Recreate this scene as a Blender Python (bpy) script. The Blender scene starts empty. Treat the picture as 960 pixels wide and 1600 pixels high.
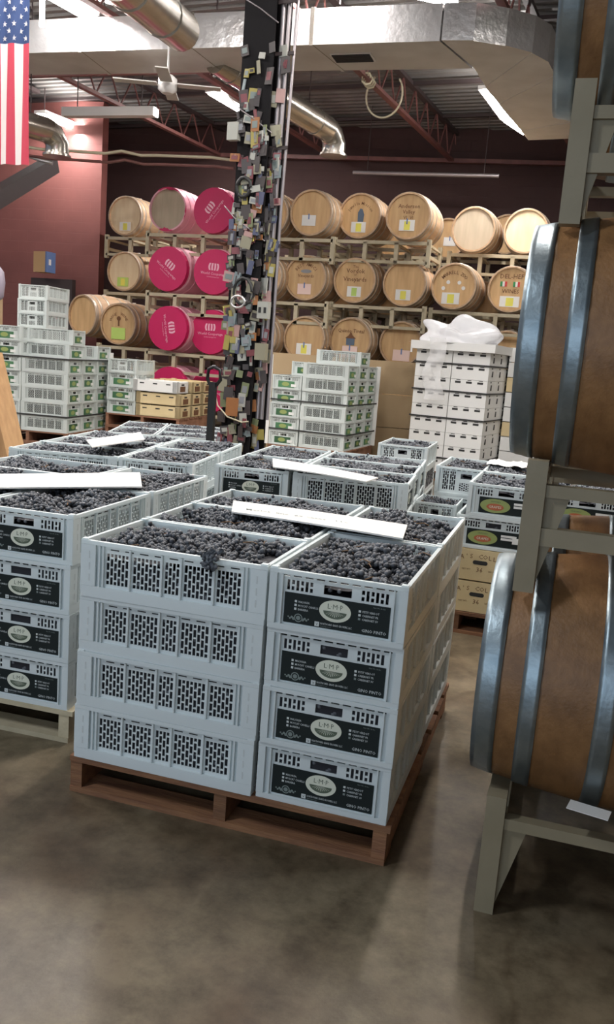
import bpy, bmesh, math, random
from mathutils import Vector, Matrix
C = bpy.context.scene.collection
R_ = random.Random(7)
PI = math.pi
rad = math.radians

# ------------------------------------------------------------------ camera
FOC = 1343.8
YAW, PIT, ROL = -0.286, -0.1776, 0.0755
CAM = Vector((0.349, -2.225, 1.405))
fw = Vector((math.sin(YAW)*math.cos(PIT), math.cos(YAW)*math.cos(PIT), math.sin(PIT)))
r0 = Vector((math.cos(YAW), -math.sin(YAW), 0)); u0 = r0.cross(fw)
rt = r0*math.cos(ROL) + u0*math.sin(ROL); up = -r0*math.sin(ROL) + u0*math.cos(ROL)
cam = bpy.data.objects.new('camera', bpy.data.cameras.new('camera'))
C.objects.link(cam)
cam.matrix_world = Matrix(((rt.x, up.x, -fw.x, CAM.x), (rt.y, up.y, -fw.y, CAM.y), (rt.z, up.z, -fw.z, CAM.z), (0, 0, 0, 1)))
cam.data.sensor_fit = 'VERTICAL'; cam.data.sensor_height = 24.0
cam.data.lens = FOC*24.0/1600.0
cam.data.clip_start = 0.05; cam.data.clip_end = 200
bpy.context.scene.camera = cam

# ------------------------------------------------------------------ world, lights, exposure
S = bpy.context.scene
S.view_settings.view_transform = 'Standard'; S.view_settings.look = 'None'
S.view_settings.gamma = 1; S.view_settings.exposure = 0.0
W = bpy.data.worlds.new('world'); S.world = W; W.use_nodes = True
W.node_tree.nodes['Background'].inputs[0].default_value = (0.62, 0.74, 1.0, 1)
W.node_tree.nodes['Background'].inputs[1].default_value = 0.30
def area(name, loc, target, sx, sy, power, col):
    l = bpy.data.lights.new(name, 'AREA'); l.shape = 'RECTANGLE'; l.size = sx; l.size_y = sy
    l.energy = power; l.color = col
    o = bpy.data.objects.new(name, l); C.objects.link(o); o.location = loc
    o.rotation_euler = (Vector(target)-Vector(loc)).to_track_quat('-Z', 'Y').to_euler()
    return o
# daylight through the open loading door behind the photographer
area('door_daylight', (-1.6, -5.9, 2.0), (-1.6, 4, 0.8), 4.0, 2.8, 85, (0.68, 0.84, 1.0))
area('strip_or_fill_light', (-3.0, -2.6, 5.2), (-2.6, -1.5, 0), 0.16, 1.25, 120, (0.86, 0.93, 1.0))  # added cool fill for the crate fronts, no fixture hangs here
# fluorescent strips under the roof that the frame does not reach (each has its fixture below)
LAMP_ROWS = [(-4.6, 1.0), (-0.25, 2.3), (-7.4, 3.2), (-4.3, 4.6), (1.6, 4.6), (3.4, 1.6), (-9.6, 6.2)]  # the aisle and far-right strips are added to brighten crate sides
for i, (x, y) in enumerate(LAMP_ROWS):
    area('strip_or_fill_light', (x, y, 5.22), (x, y+0.001, 0), 0.16, 1.25, (130, 120, 130, 130, 150, 150, 120)[i], (1.0, 0.95, 0.9))
    area('strip_light_upward', (x, y, 5.32), (x, y+0.001, 9), 0.16, 1.25, 45, (1.0, 0.95, 0.9))
# light given off by the strips that the frame does show, downward and up to the deck
for (x, y, z_, pw) in ((-5.75, 12.1, 5.45, 130), (-9.0, 12.2, 5.25, 75), (-1.1, 11.0, 5.1, 130), (-5.7, 7.0, 5.35, 110), (-2.6, 7.4, 5.5, 130), (-8.0, 7.5, 5.3, 60)):
    area('strip_or_fill_light', (x, y, z_-.08), (x, y+0.001, 0), 0.16, 1.25, pw, (1.0, 0.95, 0.92))
    area('strip_light_upward', (x, y, z_+.08), (x, y+0.001, 9), 0.16, 1.25, pw*.45, (1.0, 0.95, 0.92))

def ray(x, y): return fw + rt*((x-480)/FOC) - up*((y-800)/FOC)
def atz(x, y, h): d = ray(x, y); return CAM + d*((h-CAM.z)/d.z)
def atd(x, y, D): return CAM + ray(x, y)*D

# ------------------------------------------------------------------ materials
M = {}
def mat(name, col, rough=0.6, metal=0.0, noise=None, scale=8.0, bump=0.0, bscale=30.0, trans=0.0, emit=None, rnd=0.0, stretch=(1, 1, 1), alpha=1.0, spec=0.5, coat=0.0):
    m = bpy.data.materials.new(name); m.use_nodes = True
    nt = m.node_tree; N = nt.nodes; L = nt.links
    b = N['Principled BSDF']; out = N['Material Output']
    b.inputs['Base Color'].default_value = (*col, 1); b.inputs['Roughness'].default_value = rough
    b.inputs['Metallic'].default_value = metal; b.inputs['Specular IOR Level'].default_value = spec
    b.inputs['Coat Weight'].default_value = coat
    tc = N.new('ShaderNodeTexCoord'); mp = N.new('ShaderNodeMapping'); mp.inputs['Scale'].default_value = stretch
    L.new(tc.outputs['Object'], mp.inputs[0])
    last = None
    if noise:
        n = N.new('ShaderNodeTexNoise'); n.inputs['Scale'].default_value = scale; n.inputs['Detail'].default_value = 6
        L.new(mp.outputs[0], n.inputs['Vector'])
        cr = N.new('ShaderNodeValToRGB'); cr.color_ramp.elements[0].position = 0.32; cr.color_ramp.elements[1].position = 0.68
        cr.color_ramp.elements[0].color = (*col, 1); cr.color_ramp.elements[1].color = (*noise, 1)
        L.new(n.outputs['Fac'], cr.inputs[0]); last = cr.outputs[0]
    if rnd:
        oi = N.new('ShaderNodeObjectInfo'); mr = N.new('ShaderNodeMapRange')
        mr.inputs['To Min'].default_value = 1-rnd; mr.inputs['To Max'].default_value = 1+rnd
        L.new(oi.outputs['Random'], mr.inputs['Value'])
        hs = N.new('ShaderNodeHueSaturation'); L.new(mr.outputs[0], hs.inputs['Value'])
        if last: L.new(last, hs.inputs['Color'])
        else: hs.inputs['Color'].default_value = (*col, 1)
        last = hs.outputs[0]
    if last: L.new(last, b.inputs['Base Color'])
    if bump:
        n2 = N.new('ShaderNodeTexNoise'); n2.inputs['Scale'].default_value = bscale; n2.inputs['Detail'].default_value = 4
        L.new(mp.outputs[0], n2.inputs['Vector'])
        bp = N.new('ShaderNodeBump'); bp.inputs['Strength'].default_value = bump; bp.inputs['Distance'].default_value = 0.02
        L.new(n2.outputs['Fac'], bp.inputs['Height']); L.new(bp.outputs[0], b.inputs['Normal'])
    if trans:
        t = N.new('ShaderNodeBsdfTranslucent'); mx = N.new('ShaderNodeMixShader'); mx.inputs[0].default_value = trans
        if last: L.new(last, t.inputs[0])
        else: t.inputs[0].default_value = (*col, 1)
        L.new(b.outputs[0], mx.inputs[1]); L.new(t.outputs[0], mx.inputs[2]); L.new(mx.outputs[0], out.inputs[0])
    if emit:
        b.inputs['Emission Color'].default_value = (*col, 1); b.inputs['Emission Strength'].default_value = emit
    if alpha < 1: b.inputs['Alpha'].default_value = alpha
    M[name] = m
    return m
mat('plastic', (0.84, 0.90, 0.91), 0.38, trans=0.25, rnd=0.03)
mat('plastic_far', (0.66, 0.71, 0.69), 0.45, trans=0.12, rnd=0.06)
mat('white_box', (0.82, 0.82, 0.80), 0.6)
mat('crate_inner_shade', (0.16, 0.17, 0.165), 0.7)  # dark grey paints in the shade seen through the far crates' holes
mat('slot_dark', (0.03, 0.03, 0.03), 0.8)
mat('label_black', (0.012, 0.018, 0.018), 0.6, spec=0.25)
mat('cream', (0.72, 0.74, 0.62), 0.5)
mat('print_grey', (0.62, 0.66, 0.66), 0.5)
mat('print_dim', (0.20, 0.24, 0.23), 0.5)
mat('field_green', (0.10, 0.13, 0.09), 0.5)
mat('label_green', (0.035, 0.13, 0.06), 0.5, noise=(0.09, 0.20, 0.10), scale=14, rnd=0.4)
mat('sticker_white', (0.82, 0.82, 0.80), 0.5)
mat('oval_green', (0.30, 0.36, 0.12), 0.5); mat('oval_red', (0.45, 0.12, 0.05), 0.5)
mat('grape', (0.022, 0.024, 0.032), 0.5, noise=(0.17, 0.18, 0.20), scale=22, spec=0.35)
mat('grape_core', (0.012, 0.012, 0.018), 0.7)
mat('stem', (0.20, 0.11, 0.05), 0.8)
mat('pallet_orange', (0.17, 0.075, 0.04), 0.75, noise=(0.27, 0.13, 0.06), scale=6, stretch=(1, 6, 6), bump=0.2, rnd=0.25)
mat('pallet_red', (0.20, 0.09, 0.05), 0.8, noise=(0.30, 0.15, 0.09), scale=7, bump=0.2, rnd=0.2)
mat('pallet_pale', (0.42, 0.36, 0.24), 0.8, noise=(0.55, 0.47, 0.33), scale=7, bump=0.2, rnd=0.15)
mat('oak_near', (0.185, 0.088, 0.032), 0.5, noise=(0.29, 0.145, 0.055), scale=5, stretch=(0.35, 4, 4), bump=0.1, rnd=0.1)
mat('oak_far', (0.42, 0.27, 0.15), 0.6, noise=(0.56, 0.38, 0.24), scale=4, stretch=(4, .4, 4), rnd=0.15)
mat('head_oak', (0.52, 0.32, 0.15), 0.6, noise=(0.66, 0.44, 0.22), scale=3, stretch=(5, 1, .7), rnd=0.12)
mat('head_pale', (0.74, 0.58, 0.36), 0.6, noise=(0.82, 0.68, 0.46), scale=3, stretch=(5, 1, .7))
mat('head_grey', (0.42, 0.35, 0.25), 0.65, noise=(0.50, 0.42, 0.31), scale=3, stretch=(5, 1, .7))
mat('brand', (0.16, 0.07, 0.03), 0.8); mat('brand_blue', (0.10, 0.14, 0.20), 0.7)
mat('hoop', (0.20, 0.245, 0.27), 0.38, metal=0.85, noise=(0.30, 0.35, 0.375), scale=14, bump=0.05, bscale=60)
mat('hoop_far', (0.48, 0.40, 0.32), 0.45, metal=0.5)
mat('pink', (0.52, 0.012, 0.10), 0.45); mat('pink_wrap', (0.80, 0.42, 0.50), 0.3)
mat('pink_print', (0.80, 0.45, 0.55), 0.5)
mat('rack', (0.42, 0.36, 0.24), 0.6, noise=(0.48, 0.42, 0.30), scale=9)
mat('rack_near', (0.25, 0.21, 0.135), 0.5, noise=(0.29, 0.245, 0.165), scale=6, bump=0.04)
mat('paper', (0.80, 0.79, 0.76), 0.7); mat('paper_pink', (0.80, 0.60, 0.54), 0.7)
mat('yellow', (0.78, 0.72, 0.12), 0.6); mat('lime', (0.48, 0.66, 0.16), 0.6)
mat('ink', (0.25, 0.26, 0.28), 0.8); mat('flag_red', (0.55, 0.06, 0.10), 0.75, trans=0.3); mat('flag_white', (0.80, 0.76, 0.74), 0.75, trans=0.3)
mat('flag_blue', (0.03, 0.06, 0.17), 0.75, trans=0.2)
mat('it_green', (0.05, 0.3, 0.1), 0.7); mat('it_red', (0.6, 0.05, 0.05), 0.7)
mat('red_steel', (0.21, 0.085, 0.075), 0.5, noise=(0.15, 0.06, 0.055), scale=5)
mat('dark_steel', (0.05, 0.035, 0.035), 0.6)
mat('deck', (0.15, 0.146, 0.138), 0.55, metal=0.2, noise=(0.20, 0.19, 0.18), scale=2)
mat('foil', (0.86, 0.86, 0.87), 0.30, metal=0.75, noise=(0.76, 0.74, 0.74), scale=3, bump=0.35, bscale=14)
mat('lagging', (0.60, 0.585, 0.55), 0.55, noise=(0.50, 0.48, 0.445), scale=2.5, bump=0.15, bscale=6)
mat('spiral', (0.60, 0.56, 0.50), 0.25, metal=0.9, noise=(0.5, 0.46, 0.40), scale=5)
mat('lamp', (1.0, 0.97, 0.93), 0.5, emit=34.0)
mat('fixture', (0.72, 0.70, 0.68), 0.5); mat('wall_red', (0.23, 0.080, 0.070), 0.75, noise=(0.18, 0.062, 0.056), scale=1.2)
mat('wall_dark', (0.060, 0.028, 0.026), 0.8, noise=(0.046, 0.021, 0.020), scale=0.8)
mat('wall_pale', (0.45, 0.44, 0.42), 0.8)
mat('black', (0.015, 0.015, 0.016), 0.4); mat('column_steel', (0.008, 0.007, 0.008), 0.75, spec=0.2)
mat('conduit', (0.40, 0.36, 0.37), 0.35, metal=0.6)
mat('cardboard', (0.62, 0.40, 0.20), 0.8); mat('blue', (0.12, 0.20, 0.42), 0.6)
mat('tan_board', (0.42, 0.30, 0.17), 0.8, noise=(0.47, 0.34, 0.20), scale=2, rnd=0.05)
mat('ply', (0.42, 0.24, 0.11), 0.7, noise=(0.52, 0.31, 0.15), scale=5, stretch=(6, 6, .5), rnd=0.2)
mat('yellow_box', (0.68, 0.54, 0.30), 0.65, noise=(0.72, 0.58, 0.34), scale=4, rnd=0.04)
mat('film', (0.95, 0.95, 0.96), 0.25, alpha=0.5, bump=0.3, bscale=20); mat('bag', (0.95, 0.95, 0.97), 0.25, trans=0.35, bump=0.7, bscale=9)
mat('cable', (0.55, 0.50, 0.36), 0.5); mat('rubber', (0.03, 0.03, 0.03), 0.6); mat('violet_bag', (0.42, 0.38, 0.46), 0.4)
for i, c in enumerate([(0.42, 0.42, 0.38), (0.20, 0.23, 0.12), (0.34, 0.14, 0.05), (0.20, 0.06, 0.07), (0.09, 0.10, 0.17), (0.30, 0.28, 0.20), (0.45, 0.28, 0.26), (0.22, 0.27, 0.28), (0.06, 0.05, 0.05), (0.36, 0.30, 0.08)]):
    mat('bits%d' % i, c, 0.5)

def concrete():
    m = bpy.data.materials.new('concrete'); m.use_nodes = True; nt = m.node_tree; N = nt.nodes; L = nt.links
    b = N['Principled BSDF']; tc = N.new('ShaderNodeTexCoord')
    def noise(s, d=8, r=0.55):
        n = N.new('ShaderNodeTexNoise'); n.inputs['Scale'].default_value = s; n.inputs['Detail'].default_value = d; n.inputs['Roughness'].default_value = r
        L.new(tc.outputs['Object'], n.inputs['Vector']); return n.outputs['Fac']
    def ramp(f, p0, c0, p1, c1):
        r = N.new('ShaderNodeValToRGB'); e = r.color_ramp.elements
        e[0].position = p0; e[0].color = (*c0, 1); e[1].position = p1; e[1].color = (*c1, 1); L.new(f, r.inputs[0]); return r.outputs[0]
    def mix(t, f, a, c):
        x = N.new('ShaderNodeMix'); x.data_type = 'RGBA'; x.blend_type = t
        if isinstance(f, float): x.inputs[0].default_value = f
        else: L.new(f, x.inputs[0])
        L.new(a, x.inputs[6]); L.new(c, x.inputs[7]); return x.outputs[2]
    c1 = ramp(noise(1.6), 0.36, (0.085, 0.058, 0.036), 0.62, (0.168, 0.142, 0.098))
    c2 = ramp(noise(5, 12, .75), 0.36, (0.50, 0.45, 0.38), 0.60, (1.25, 1.2, 1.12))
    c = mix('MULTIPLY', 1.0, c1, c2)
    st = ramp(noise(4.5, 3), 0.68, (1, 1, 1), 0.73, (0.42, 0.33, 0.26))
    c = mix('MULTIPLY', 0.8, c, st)
    vo = N.new('ShaderNodeTexVoronoi'); vo.feature = 'DISTANCE_TO_EDGE'; vo.inputs['Scale'].default_value = 0.55
    nd = N.new('ShaderNodeTexNoise'); nd.inputs['Scale'].default_value = 2.2; nd.inputs['Detail'].default_value = 5
    L.new(tc.outputs['Object'], nd.inputs['Vector'])
    va = N.new('ShaderNodeMixRGB'); va.inputs[0].default_value = 0.22; L.new(tc.outputs['Object'], va.inputs[1]); L.new(nd.outputs['Color'], va.inputs[2]); L.new(va.outputs[0], vo.inputs['Vector'])
    cr = ramp(vo.outputs['Distance'], 0.0, (0.6, 0.55, 0.5), 0.008, (1, 1, 1))
    c = mix('MULTIPLY', 0.6, c, cr)
    L.new(c, b.inputs['Base Color'])
    rr = N.new('ShaderNodeMapRange'); rr.inputs['To Min'].default_value = 0.22; rr.inputs['To Max'].default_value = 0.62
    L.new(noise(3.0, 6), rr.inputs['Value']); L.new(rr.outputs[0], b.inputs['Roughness'])
    bp = N.new('ShaderNodeBump'); bp.inputs['Strength'].default_value = 0.12; bp.inputs['Distance'].default_value = 0.01
    L.new(noise(18, 8, .7), bp.inputs['Height']); L.new(bp.outputs[0], b.inputs['Normal'])
    M['concrete'] = m
concrete()
def cmu(name, base, dark):
    m = M[name]; nt = m.node_tree; N = nt.nodes; L = nt.links; b = N['Principled BSDF']
    tc = N.new('ShaderNodeTexCoord'); sp = N.new('ShaderNodeSeparateXYZ'); cb = N.new('ShaderNodeCombineXYZ')
    L.new(tc.outputs['Object'], sp.inputs[0]); ad = N.new('ShaderNodeMath'); L.new(sp.outputs[0], ad.inputs[0]); L.new(sp.outputs[1], ad.inputs[1])
    L.new(ad.outputs[0], cb.inputs[0]); L.new(sp.outputs[2], cb.inputs[1])
    br = N.new('ShaderNodeTexBrick'); br.inputs['Scale'].default_value = 1.0; br.inputs['Brick Width'].default_value = 0.4; br.inputs['Row Height'].default_value = 0.2
    br.inputs['Mortar Size'].default_value = 0.006; L.new(cb.outputs[0], br.inputs['Vector'])
    bp = N.new('ShaderNodeBump'); bp.invert = True; bp.inputs['Strength'].default_value = 0.5; bp.inputs['Distance'].default_value = 0.01
    L.new(br.outputs['Fac'], bp.inputs['Height']); L.new(bp.outputs[0], b.inputs['Normal'])
cmu('wall_red', 0, 0); cmu('wall_dark', 0, 0)

# ------------------------------------------------------------------ builders
class MB:
    def __init__(s): s.v = []; s.f = []; s.m = []; s.mats = []; s.sm = []
    def mi(s, name):
        if name not in s.mats: s.mats.append(name)
        return s.mats.index(name)
    def add(s, vs, fs, m, smooth=False):
        o = len(s.v); k = s.mi(m); s.v += [tuple(v) for v in vs]
        for f in fs: s.f.append([i+o for i in f]); s.m.append(k); s.sm.append(smooth)
    def box(s, a, b, m, T=None):
        x0, y0, z0 = a; x1, y1, z1 = b
        vs = [Vector(p) for p in ((x0, y0, z0), (x1, y0, z0), (x1, y1, z0), (x0, y1, z0), (x0, y0, z1), (x1, y0, z1), (x1, y1, z1), (x0, y1, z1))]
        if T: vs = [T @ v for v in vs]
        s.add(vs, [(0, 3, 2, 1), (4, 5, 6, 7), (0, 1, 5, 4), (1, 2, 6, 5), (2, 3, 7, 6), (3, 0, 4, 7)], m); return s
    def bar(s, p, q, w, h, m, upv=(0, 0, 1)):
        p = Vector(p); q = Vector(q); d = (q-p).normalized(); u = Vector(upv)
        if abs(d.dot(u)) > 0.95: u = Vector((0, 1, 0))
        a = d.cross(u).normalized()*(w/2); b = a.cross(d).normalized()*(h/2)
        vs = [p-a-b, p+a-b, p+a+b, p-a+b, q-a-b, q+a-b, q+a+b, q-a+b]
        s.add(vs, [(0, 1, 2, 3), (7, 6, 5, 4), (0, 4, 5, 1), (1, 5, 6, 2), (2, 6, 7, 3), (3, 7, 4, 0)], m); return s
    def tube(s, pts, r, m, n=10, cap=True):
        pts = [Vector(p) for p in pts]; rings = []
        for i, p in enumerate(pts):
            d = (pts[min(i+1, len(pts)-1)]-pts[max(i-1, 0)]).normalized()
            u = Vector((0, 0, 1)) if abs(d.z) < 0.9 else Vector((0, 1, 0))
            a = d.cross(u).normalized(); b = a.cross(d)
            rr = r[i] if isinstance(r, (list, tuple)) else r
            rings.append([p+a*math.cos(2*PI*k/n)*rr+b*math.sin(2*PI*k/n)*rr for k in range(n)])
        vs = [v for g in rings for v in g]
        fs = [(i*n+k, i*n+(k+1) % n, (i+1)*n+(k+1) % n, (i+1)*n+k) for i in range(len(pts)-1) for k in range(n)]
        s.add(vs, fs, m, True)
        if cap:
            s.add(rings[0], [tuple(range(n))], m); s.add(rings[-1], [tuple(range(n))][::-1], m)
        return s
    def disc(s, c, rx, rz, m, n=28, y=None, axis='y'):
        vs = [Vector((c[0]+rx*math.cos(2*PI*k/n), c[1], c[2]+rz*math.sin(2*PI*k/n))) for k in range(n)]
        s.add(vs, [tuple(range(n))], m); return s
    def build(s, name, parent=None, label=None, cat=None, group=None, kind=None, loc=None, rz=0, weld=False):
        me = bpy.data.meshes.new(name); me.from_pydata(s.v, [], s.f)
        for k in s.mats: me.materials.append(M[k])
        me.polygons.foreach_set('material_index', s.m); me.polygons.foreach_set('use_smooth', s.sm); me.update()
        o = bpy.data.objects.new(name, me); C.objects.link(o)
        if parent: o.parent = parent
        if loc is not None: o.location = loc
        o.rotation_euler[2] = rz
        tag(o, label, cat, group, kind); return o
def tag(o, label=None, cat=None, group=None, kind=None):
    if label: o['label'] = label
    if cat: o['category'] = cat
    if group: o['group'] = group
    if kind: o['kind'] = kind
    return o
def empty(name, loc=(0, 0, 0), rz=0, **k):
    o = bpy.data.objects.new(name, None); o.empty_display_size = 0.05; C.objects.link(o); o.location = loc; o.rotation_euler[2] = rz
    return tag(o, **k)
KIDS = {}
def dup(root, loc, rz=0, rot=None, label=None, group=None, scale=None):
    r = root.copy(); C.objects.link(r); r.location = loc
    r.rotation_euler = rot if rot else (0, 0, rz)
    if label: r['label'] = label
    if group: r['group'] = group
    if scale: r.scale = scale
    for ch in list(root.children):
        c = ch.copy(); C.objects.link(c); c.parent = r
        for g in list(ch.children):
            d = g.copy(); C.objects.link(d); d.parent = c
    return r
TXT = {}
def text(mb, s, size, place, m, align='CENTER', sx=1.0):
    key = (s, align)
    if key not in TXT:
        cu = bpy.data.curves.new('t', 'FONT'); cu.body = s; cu.size = 1; cu.resolution_u = 1; cu.offset = 0.0 if s.startswith('L·') else 0.004; cu.align_x = align
        ob = bpy.data.objects.new('t', cu); me = bpy.data.meshes.new_from_object(ob)
        TXT[key] = ([tuple(v.co) for v in me.vertices], [tuple(p.vertices) for p in me.polygons])
        bpy.data.objects.remove(ob); bpy.data.meshes.remove(me); bpy.data.curves.remove(cu)
    vs, fs = TXT[key]
    mb.add([place(v[0]*size*sx, v[1]*size) for v in vs], fs, m)

# ------------------------------------------------------------------ room shell
def st(name, mb, **k): return mb.build(name, kind='structure', **k)
BROT = -0.087    # building axes are turned 5 degrees clockwise from the pallets
def B(x, y, z=0): return Vector((x*math.cos(BROT)-y*math.sin(BROT), x*math.sin(BROT)+y*math.cos(BROT), z))
f = MB(); f.box((-16, -8, -0.1), (8, 20, 0), 'concrete'); st('floor', f)
DECK = 5.78
mb = MB()      # corrugated deck, ribs across
y = -7.0; prof = []
while y < 20:
    prof += [(y, DECK), (y+0.06, DECK), (y+0.08, DECK+0.05), (y+0.15, DECK+0.05), (y+0.17, DECK)]; y += 0.19
vs = []; fs = []
for (yy, zz) in prof:
    vs += [B(-15, yy, zz), B(7, yy, zz)]
for i in range(len(prof)-1): fs.append((2*i, 2*i+1, 2*i+3, 2*i+2))
mb.add(vs, fs, 'deck'); mb.add([B(-15, -7, DECK+.12), B(7, -7, DECK+.12), B(7, 20, DECK+.12), B(-15, 20, DECK+.12)], [(0, 1, 2, 3)], 'deck')
st('ceiling', mb)
def slab(p, q, th, z0, z1, m, mb=None):   # vertical wall slab between two floor points
    mb = mb or MB(); p = Vector((p[0], p[1], 0)); q = Vector((q[0], q[1], 0)); d = (q-p).normalized(); n = Vector((-d.y, d.x, 0))*th
    vs = [Vector((a.x, a.y, z)) for z in (z0, z1) for a in (p, q, q+n, p+n)]
    mb.add(vs, [(0, 3, 2, 1), (4, 5, 6, 7), (0, 1, 5, 4), (1, 2, 6, 5), (2, 3, 7, 6), (3, 0, 4, 7)], m); return mb
wl = atd(120, 250, 17.4); 
bw0 = atz(160, 240, 5.2); bw1 = atz(890, 258, 5.2); dd = (bw1-bw0).normalized()
bwl = bw0-dd*6; bwr = bw1+dd*8
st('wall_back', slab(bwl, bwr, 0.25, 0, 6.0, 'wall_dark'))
cor = atd(157, 330, 16.2); cl = cor + Vector((-1, -0.10, 0)).normalized()*9
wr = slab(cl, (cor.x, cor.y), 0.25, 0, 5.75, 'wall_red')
st('wall_left', wr)
st('wall_right', slab((6.2, -7.5), (7.4, 18), 0.2, 0, 5.9, 'wall_pale'))
wf = slab((-15, -6.6), (-3.4, -6.2), 0.2, 0, 5.9, 'wall_pale'); slab((1.0, -6.1), (7, -6.0), 0.2, 0, 5.9, 'wall_pale', wf); slab((-3.4, -6.2), (1.0, -6.1), 0.2, 3.6, 5.9, 'wall_pale', wf)
st('wall_front', wf)
# dark doorway in the red wall, seen above the crates
dl = atd(33, 427, 15.7); dr = atd(110, 440, 15.7)
d2 = MB(); d2.bar((dl+dr)/2+Vector((0, .18, -1.15)), (dl+dr)/2+Vector((0, .30, -1.15)), abs(dr.x-dl.x), 2.3, 'dark_steel')
st('door_1', d2)

# ledger at the back wall, joists, bridging
mb = MB(); mb.bar(bwl+Vector((0, -.1, 0)), bwr+Vector((0, -.1, 0)), 0.12, 0.07, 'red_steel'); st('trim_1', mb)
jd = Vector((math.sin(rad(6.5)), math.cos(rad(6.5)), 0))
def joist(pa, length, back, lab):
    a = Vector(pa); p = a-jd*back; q = a+jd*length; Z0 = 5.2; Z1 = 5.72
    r = empty('roof_joist', (p.x, p.y, Z0), label=lab, cat='joist', group='open-web roof joists', kind='thing')
    off = Vector((p.x, p.y, Z0))
    def put(mb, n): return mb.build(n, r)
    m1 = MB(); m1.bar((0, 0, 0), q-p, 0.09, 0.05, 'red_steel'); put(m1, 'bottom_chord')
    m2 = MB(); m2.bar((0, 0, .5), (q-p)+Vector((0, 0, .5)), 0.10, 0.06, 'dark_steel'); put(m2, 'top_chord')
    m3 = MB(); t = 0; n = int((q-p).length/0.32)
    for i in range(n):
        u = jd*(i*0.32); w = jd*((i+1)*0.32)
        m3.bar(u+Vector((0, 0, 0 if i % 2 else .5)), w+Vector((0, 0, .5 if i % 2 else 0)), 0.02, 0.02, 'red_steel')
    m3.build('web_bars', r)
    return r
ja = atz(80, 112, 5.2); jb = atz(555, 105, 5.2)
sx = (jb.x-ja.x)/2
for k, (lab) in enumerate(['dark roof joist farthest left behind the flag', 'red open-web roof joist running above the left spiral duct', 'dark open-web roof joist passing just left of the cluttered pillar', 'red open-web roof joist with coiled cable tied to it', 'red roof joist above the foil duct elbow', 'roof joist above the near barrel stack on the right']):
    p = Vector((ja.x+(k-1)*sx, ja.y+(k-1)*(jb.y-ja.y)/2, 0)); p.z = 5.2
    back = 14; L = (12.4-p.y if k == 0 else 17.3-p.y) if k < 5 else 9
    joist(p, L-0.4, back, lab)
for i, yy in enumerate([9.4, 11.6, 13.4]):
    mb = MB(); mb.bar(B(-11, yy, 5.70), B(5, yy, 5.70), 0.07, 0.05, 'dark_steel')
    st('trim_%d' % (i+2), mb)

# ------------------------------------------------------------------ lamps
def fixture(p, q, lab, wid=0.16, grp='fluorescent strip lights'):
    p = Vector(p); q = Vector(q); c = (p+q)/2
    r = empty('strip_lamp', c, label=lab, cat='lamp', group=grp)
    a = MB(); a.bar(p-c+Vector((0, 0, .05)), q-c+Vector((0, 0, .05)), wid+.06, 0.05, 'fixture'); a.build('housing', r)
    for s in (-1, 1):
        d = (q-p).normalized(); n = Vector((-d.y, d.x, 0))*s*wid/4
        t = MB(); t.tube([p-c+n, q-c+n], 0.022, 'lamp', 8); t.build('tube', r)
    for e in (p-c, q-c):
        w = MB(); w.bar(e*0.8+Vector((0, 0, .05)), e*0.8+Vector((0, 0, DECK-c.z)), 0.012, 0.012, 'dark_steel'); w.build('hanger', r)
vis = [((331, 146), (383, 177), 5.5, 'lit strip lamp hanging just left of the cluttered pillar'), ((62, 179), (131, 207), 5.3, 'lit strip lamp beside the flag stripes'),
       ((762, 142), (796, 190), 5.0, 'lit strip lamp along the left edge of the foil duct elbow'), ((797, 190), (823, 208), 5.0, 'short lit strip lamp at the far end of the foil duct'),
       ((78, -6), (142, 30), 5.3, 'bright strip lamp above the foil duct near the flag'), ((620, -14), (712, 6), 5.55, 'bright strip lamp above the middle of the foil duct'),
       ((-25, 150), (33, 172), 5.3, 'lit strip lamp glowing behind the flag'), ((136, -10), (208, 12), 5.5, 'lit strip lamp beside the round spiral duct at the top')]
for a, b_, h, lab in vis: fixture(atz(*a, h), atz(*b_, h), lab, 0.2)
for i, (x, y) in enumerate(LAMP_ROWS):
    fixture((x, y-.6, 5.3), (x, y+.6, 5.3), 'overhead strip lamp %s' % ['above the near left pallet', 'added above the aisle behind the nearest pallet', 'at the left side', 'above the left pallets', 'above the middle pallets', 'added above the near barrel stack', 'beyond the flag'][i], 0.16, 'unseen strip lamps overhead')
# long pale unlit fixture across
p = atd(100, 176, 12.4); q = atd(243, 175, 12.0)
r = empty('hanging_fixture', (p+q)/2, label='long pale unlit fixture hanging across under the roof, left of the pillar', cat='light fixture')
mb = MB(); mb.bar((p-q)/2, (q-p)/2, 0.14, 0.12, 'fixture'); mb.build('housing', r)
mb = MB(); e = (q-p)/2; mb.bar(e+Vector((0, 0, -.01)), e*1.03+Vector((0, 0, -.01)), 0.10, 0.10, 'lamp'); mb.build('lit_end', r)

for k in (-.7, .7): mb = MB(); mb.bar(k*e, k*e+Vector((0, 0, DECK-((p+q)/2).z)), .012, .012, 'dark_steel'); mb.build('hanger', r)
p = atd(552, 270, 15.2); q = atd(780, 275, 14.6)
mb = MB(); mb.tube([p, q], 0.035, 'conduit', 8); [mb.bar(p.lerp(q, k), p.lerp(q, k)+Vector((0, 0, DECK-p.z)), .012, .012, 'dark_steel') for k in (.1, .9)]
mb.build('hanging_tube', label='long grey tube hanging level in front of the dark back wall', cat='pipe')
# vertical bright tube and hanger rods above the duct
mb = MB(); a = atd(67, -40, 9.8); mb.tube([a, a-Vector((0, 0, .55))], .03, 'lamp', 8); mb.build('vertical_tube_lamp', label='short vertical glowing tube above the duct beside the flag', cat='lamp')

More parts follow.
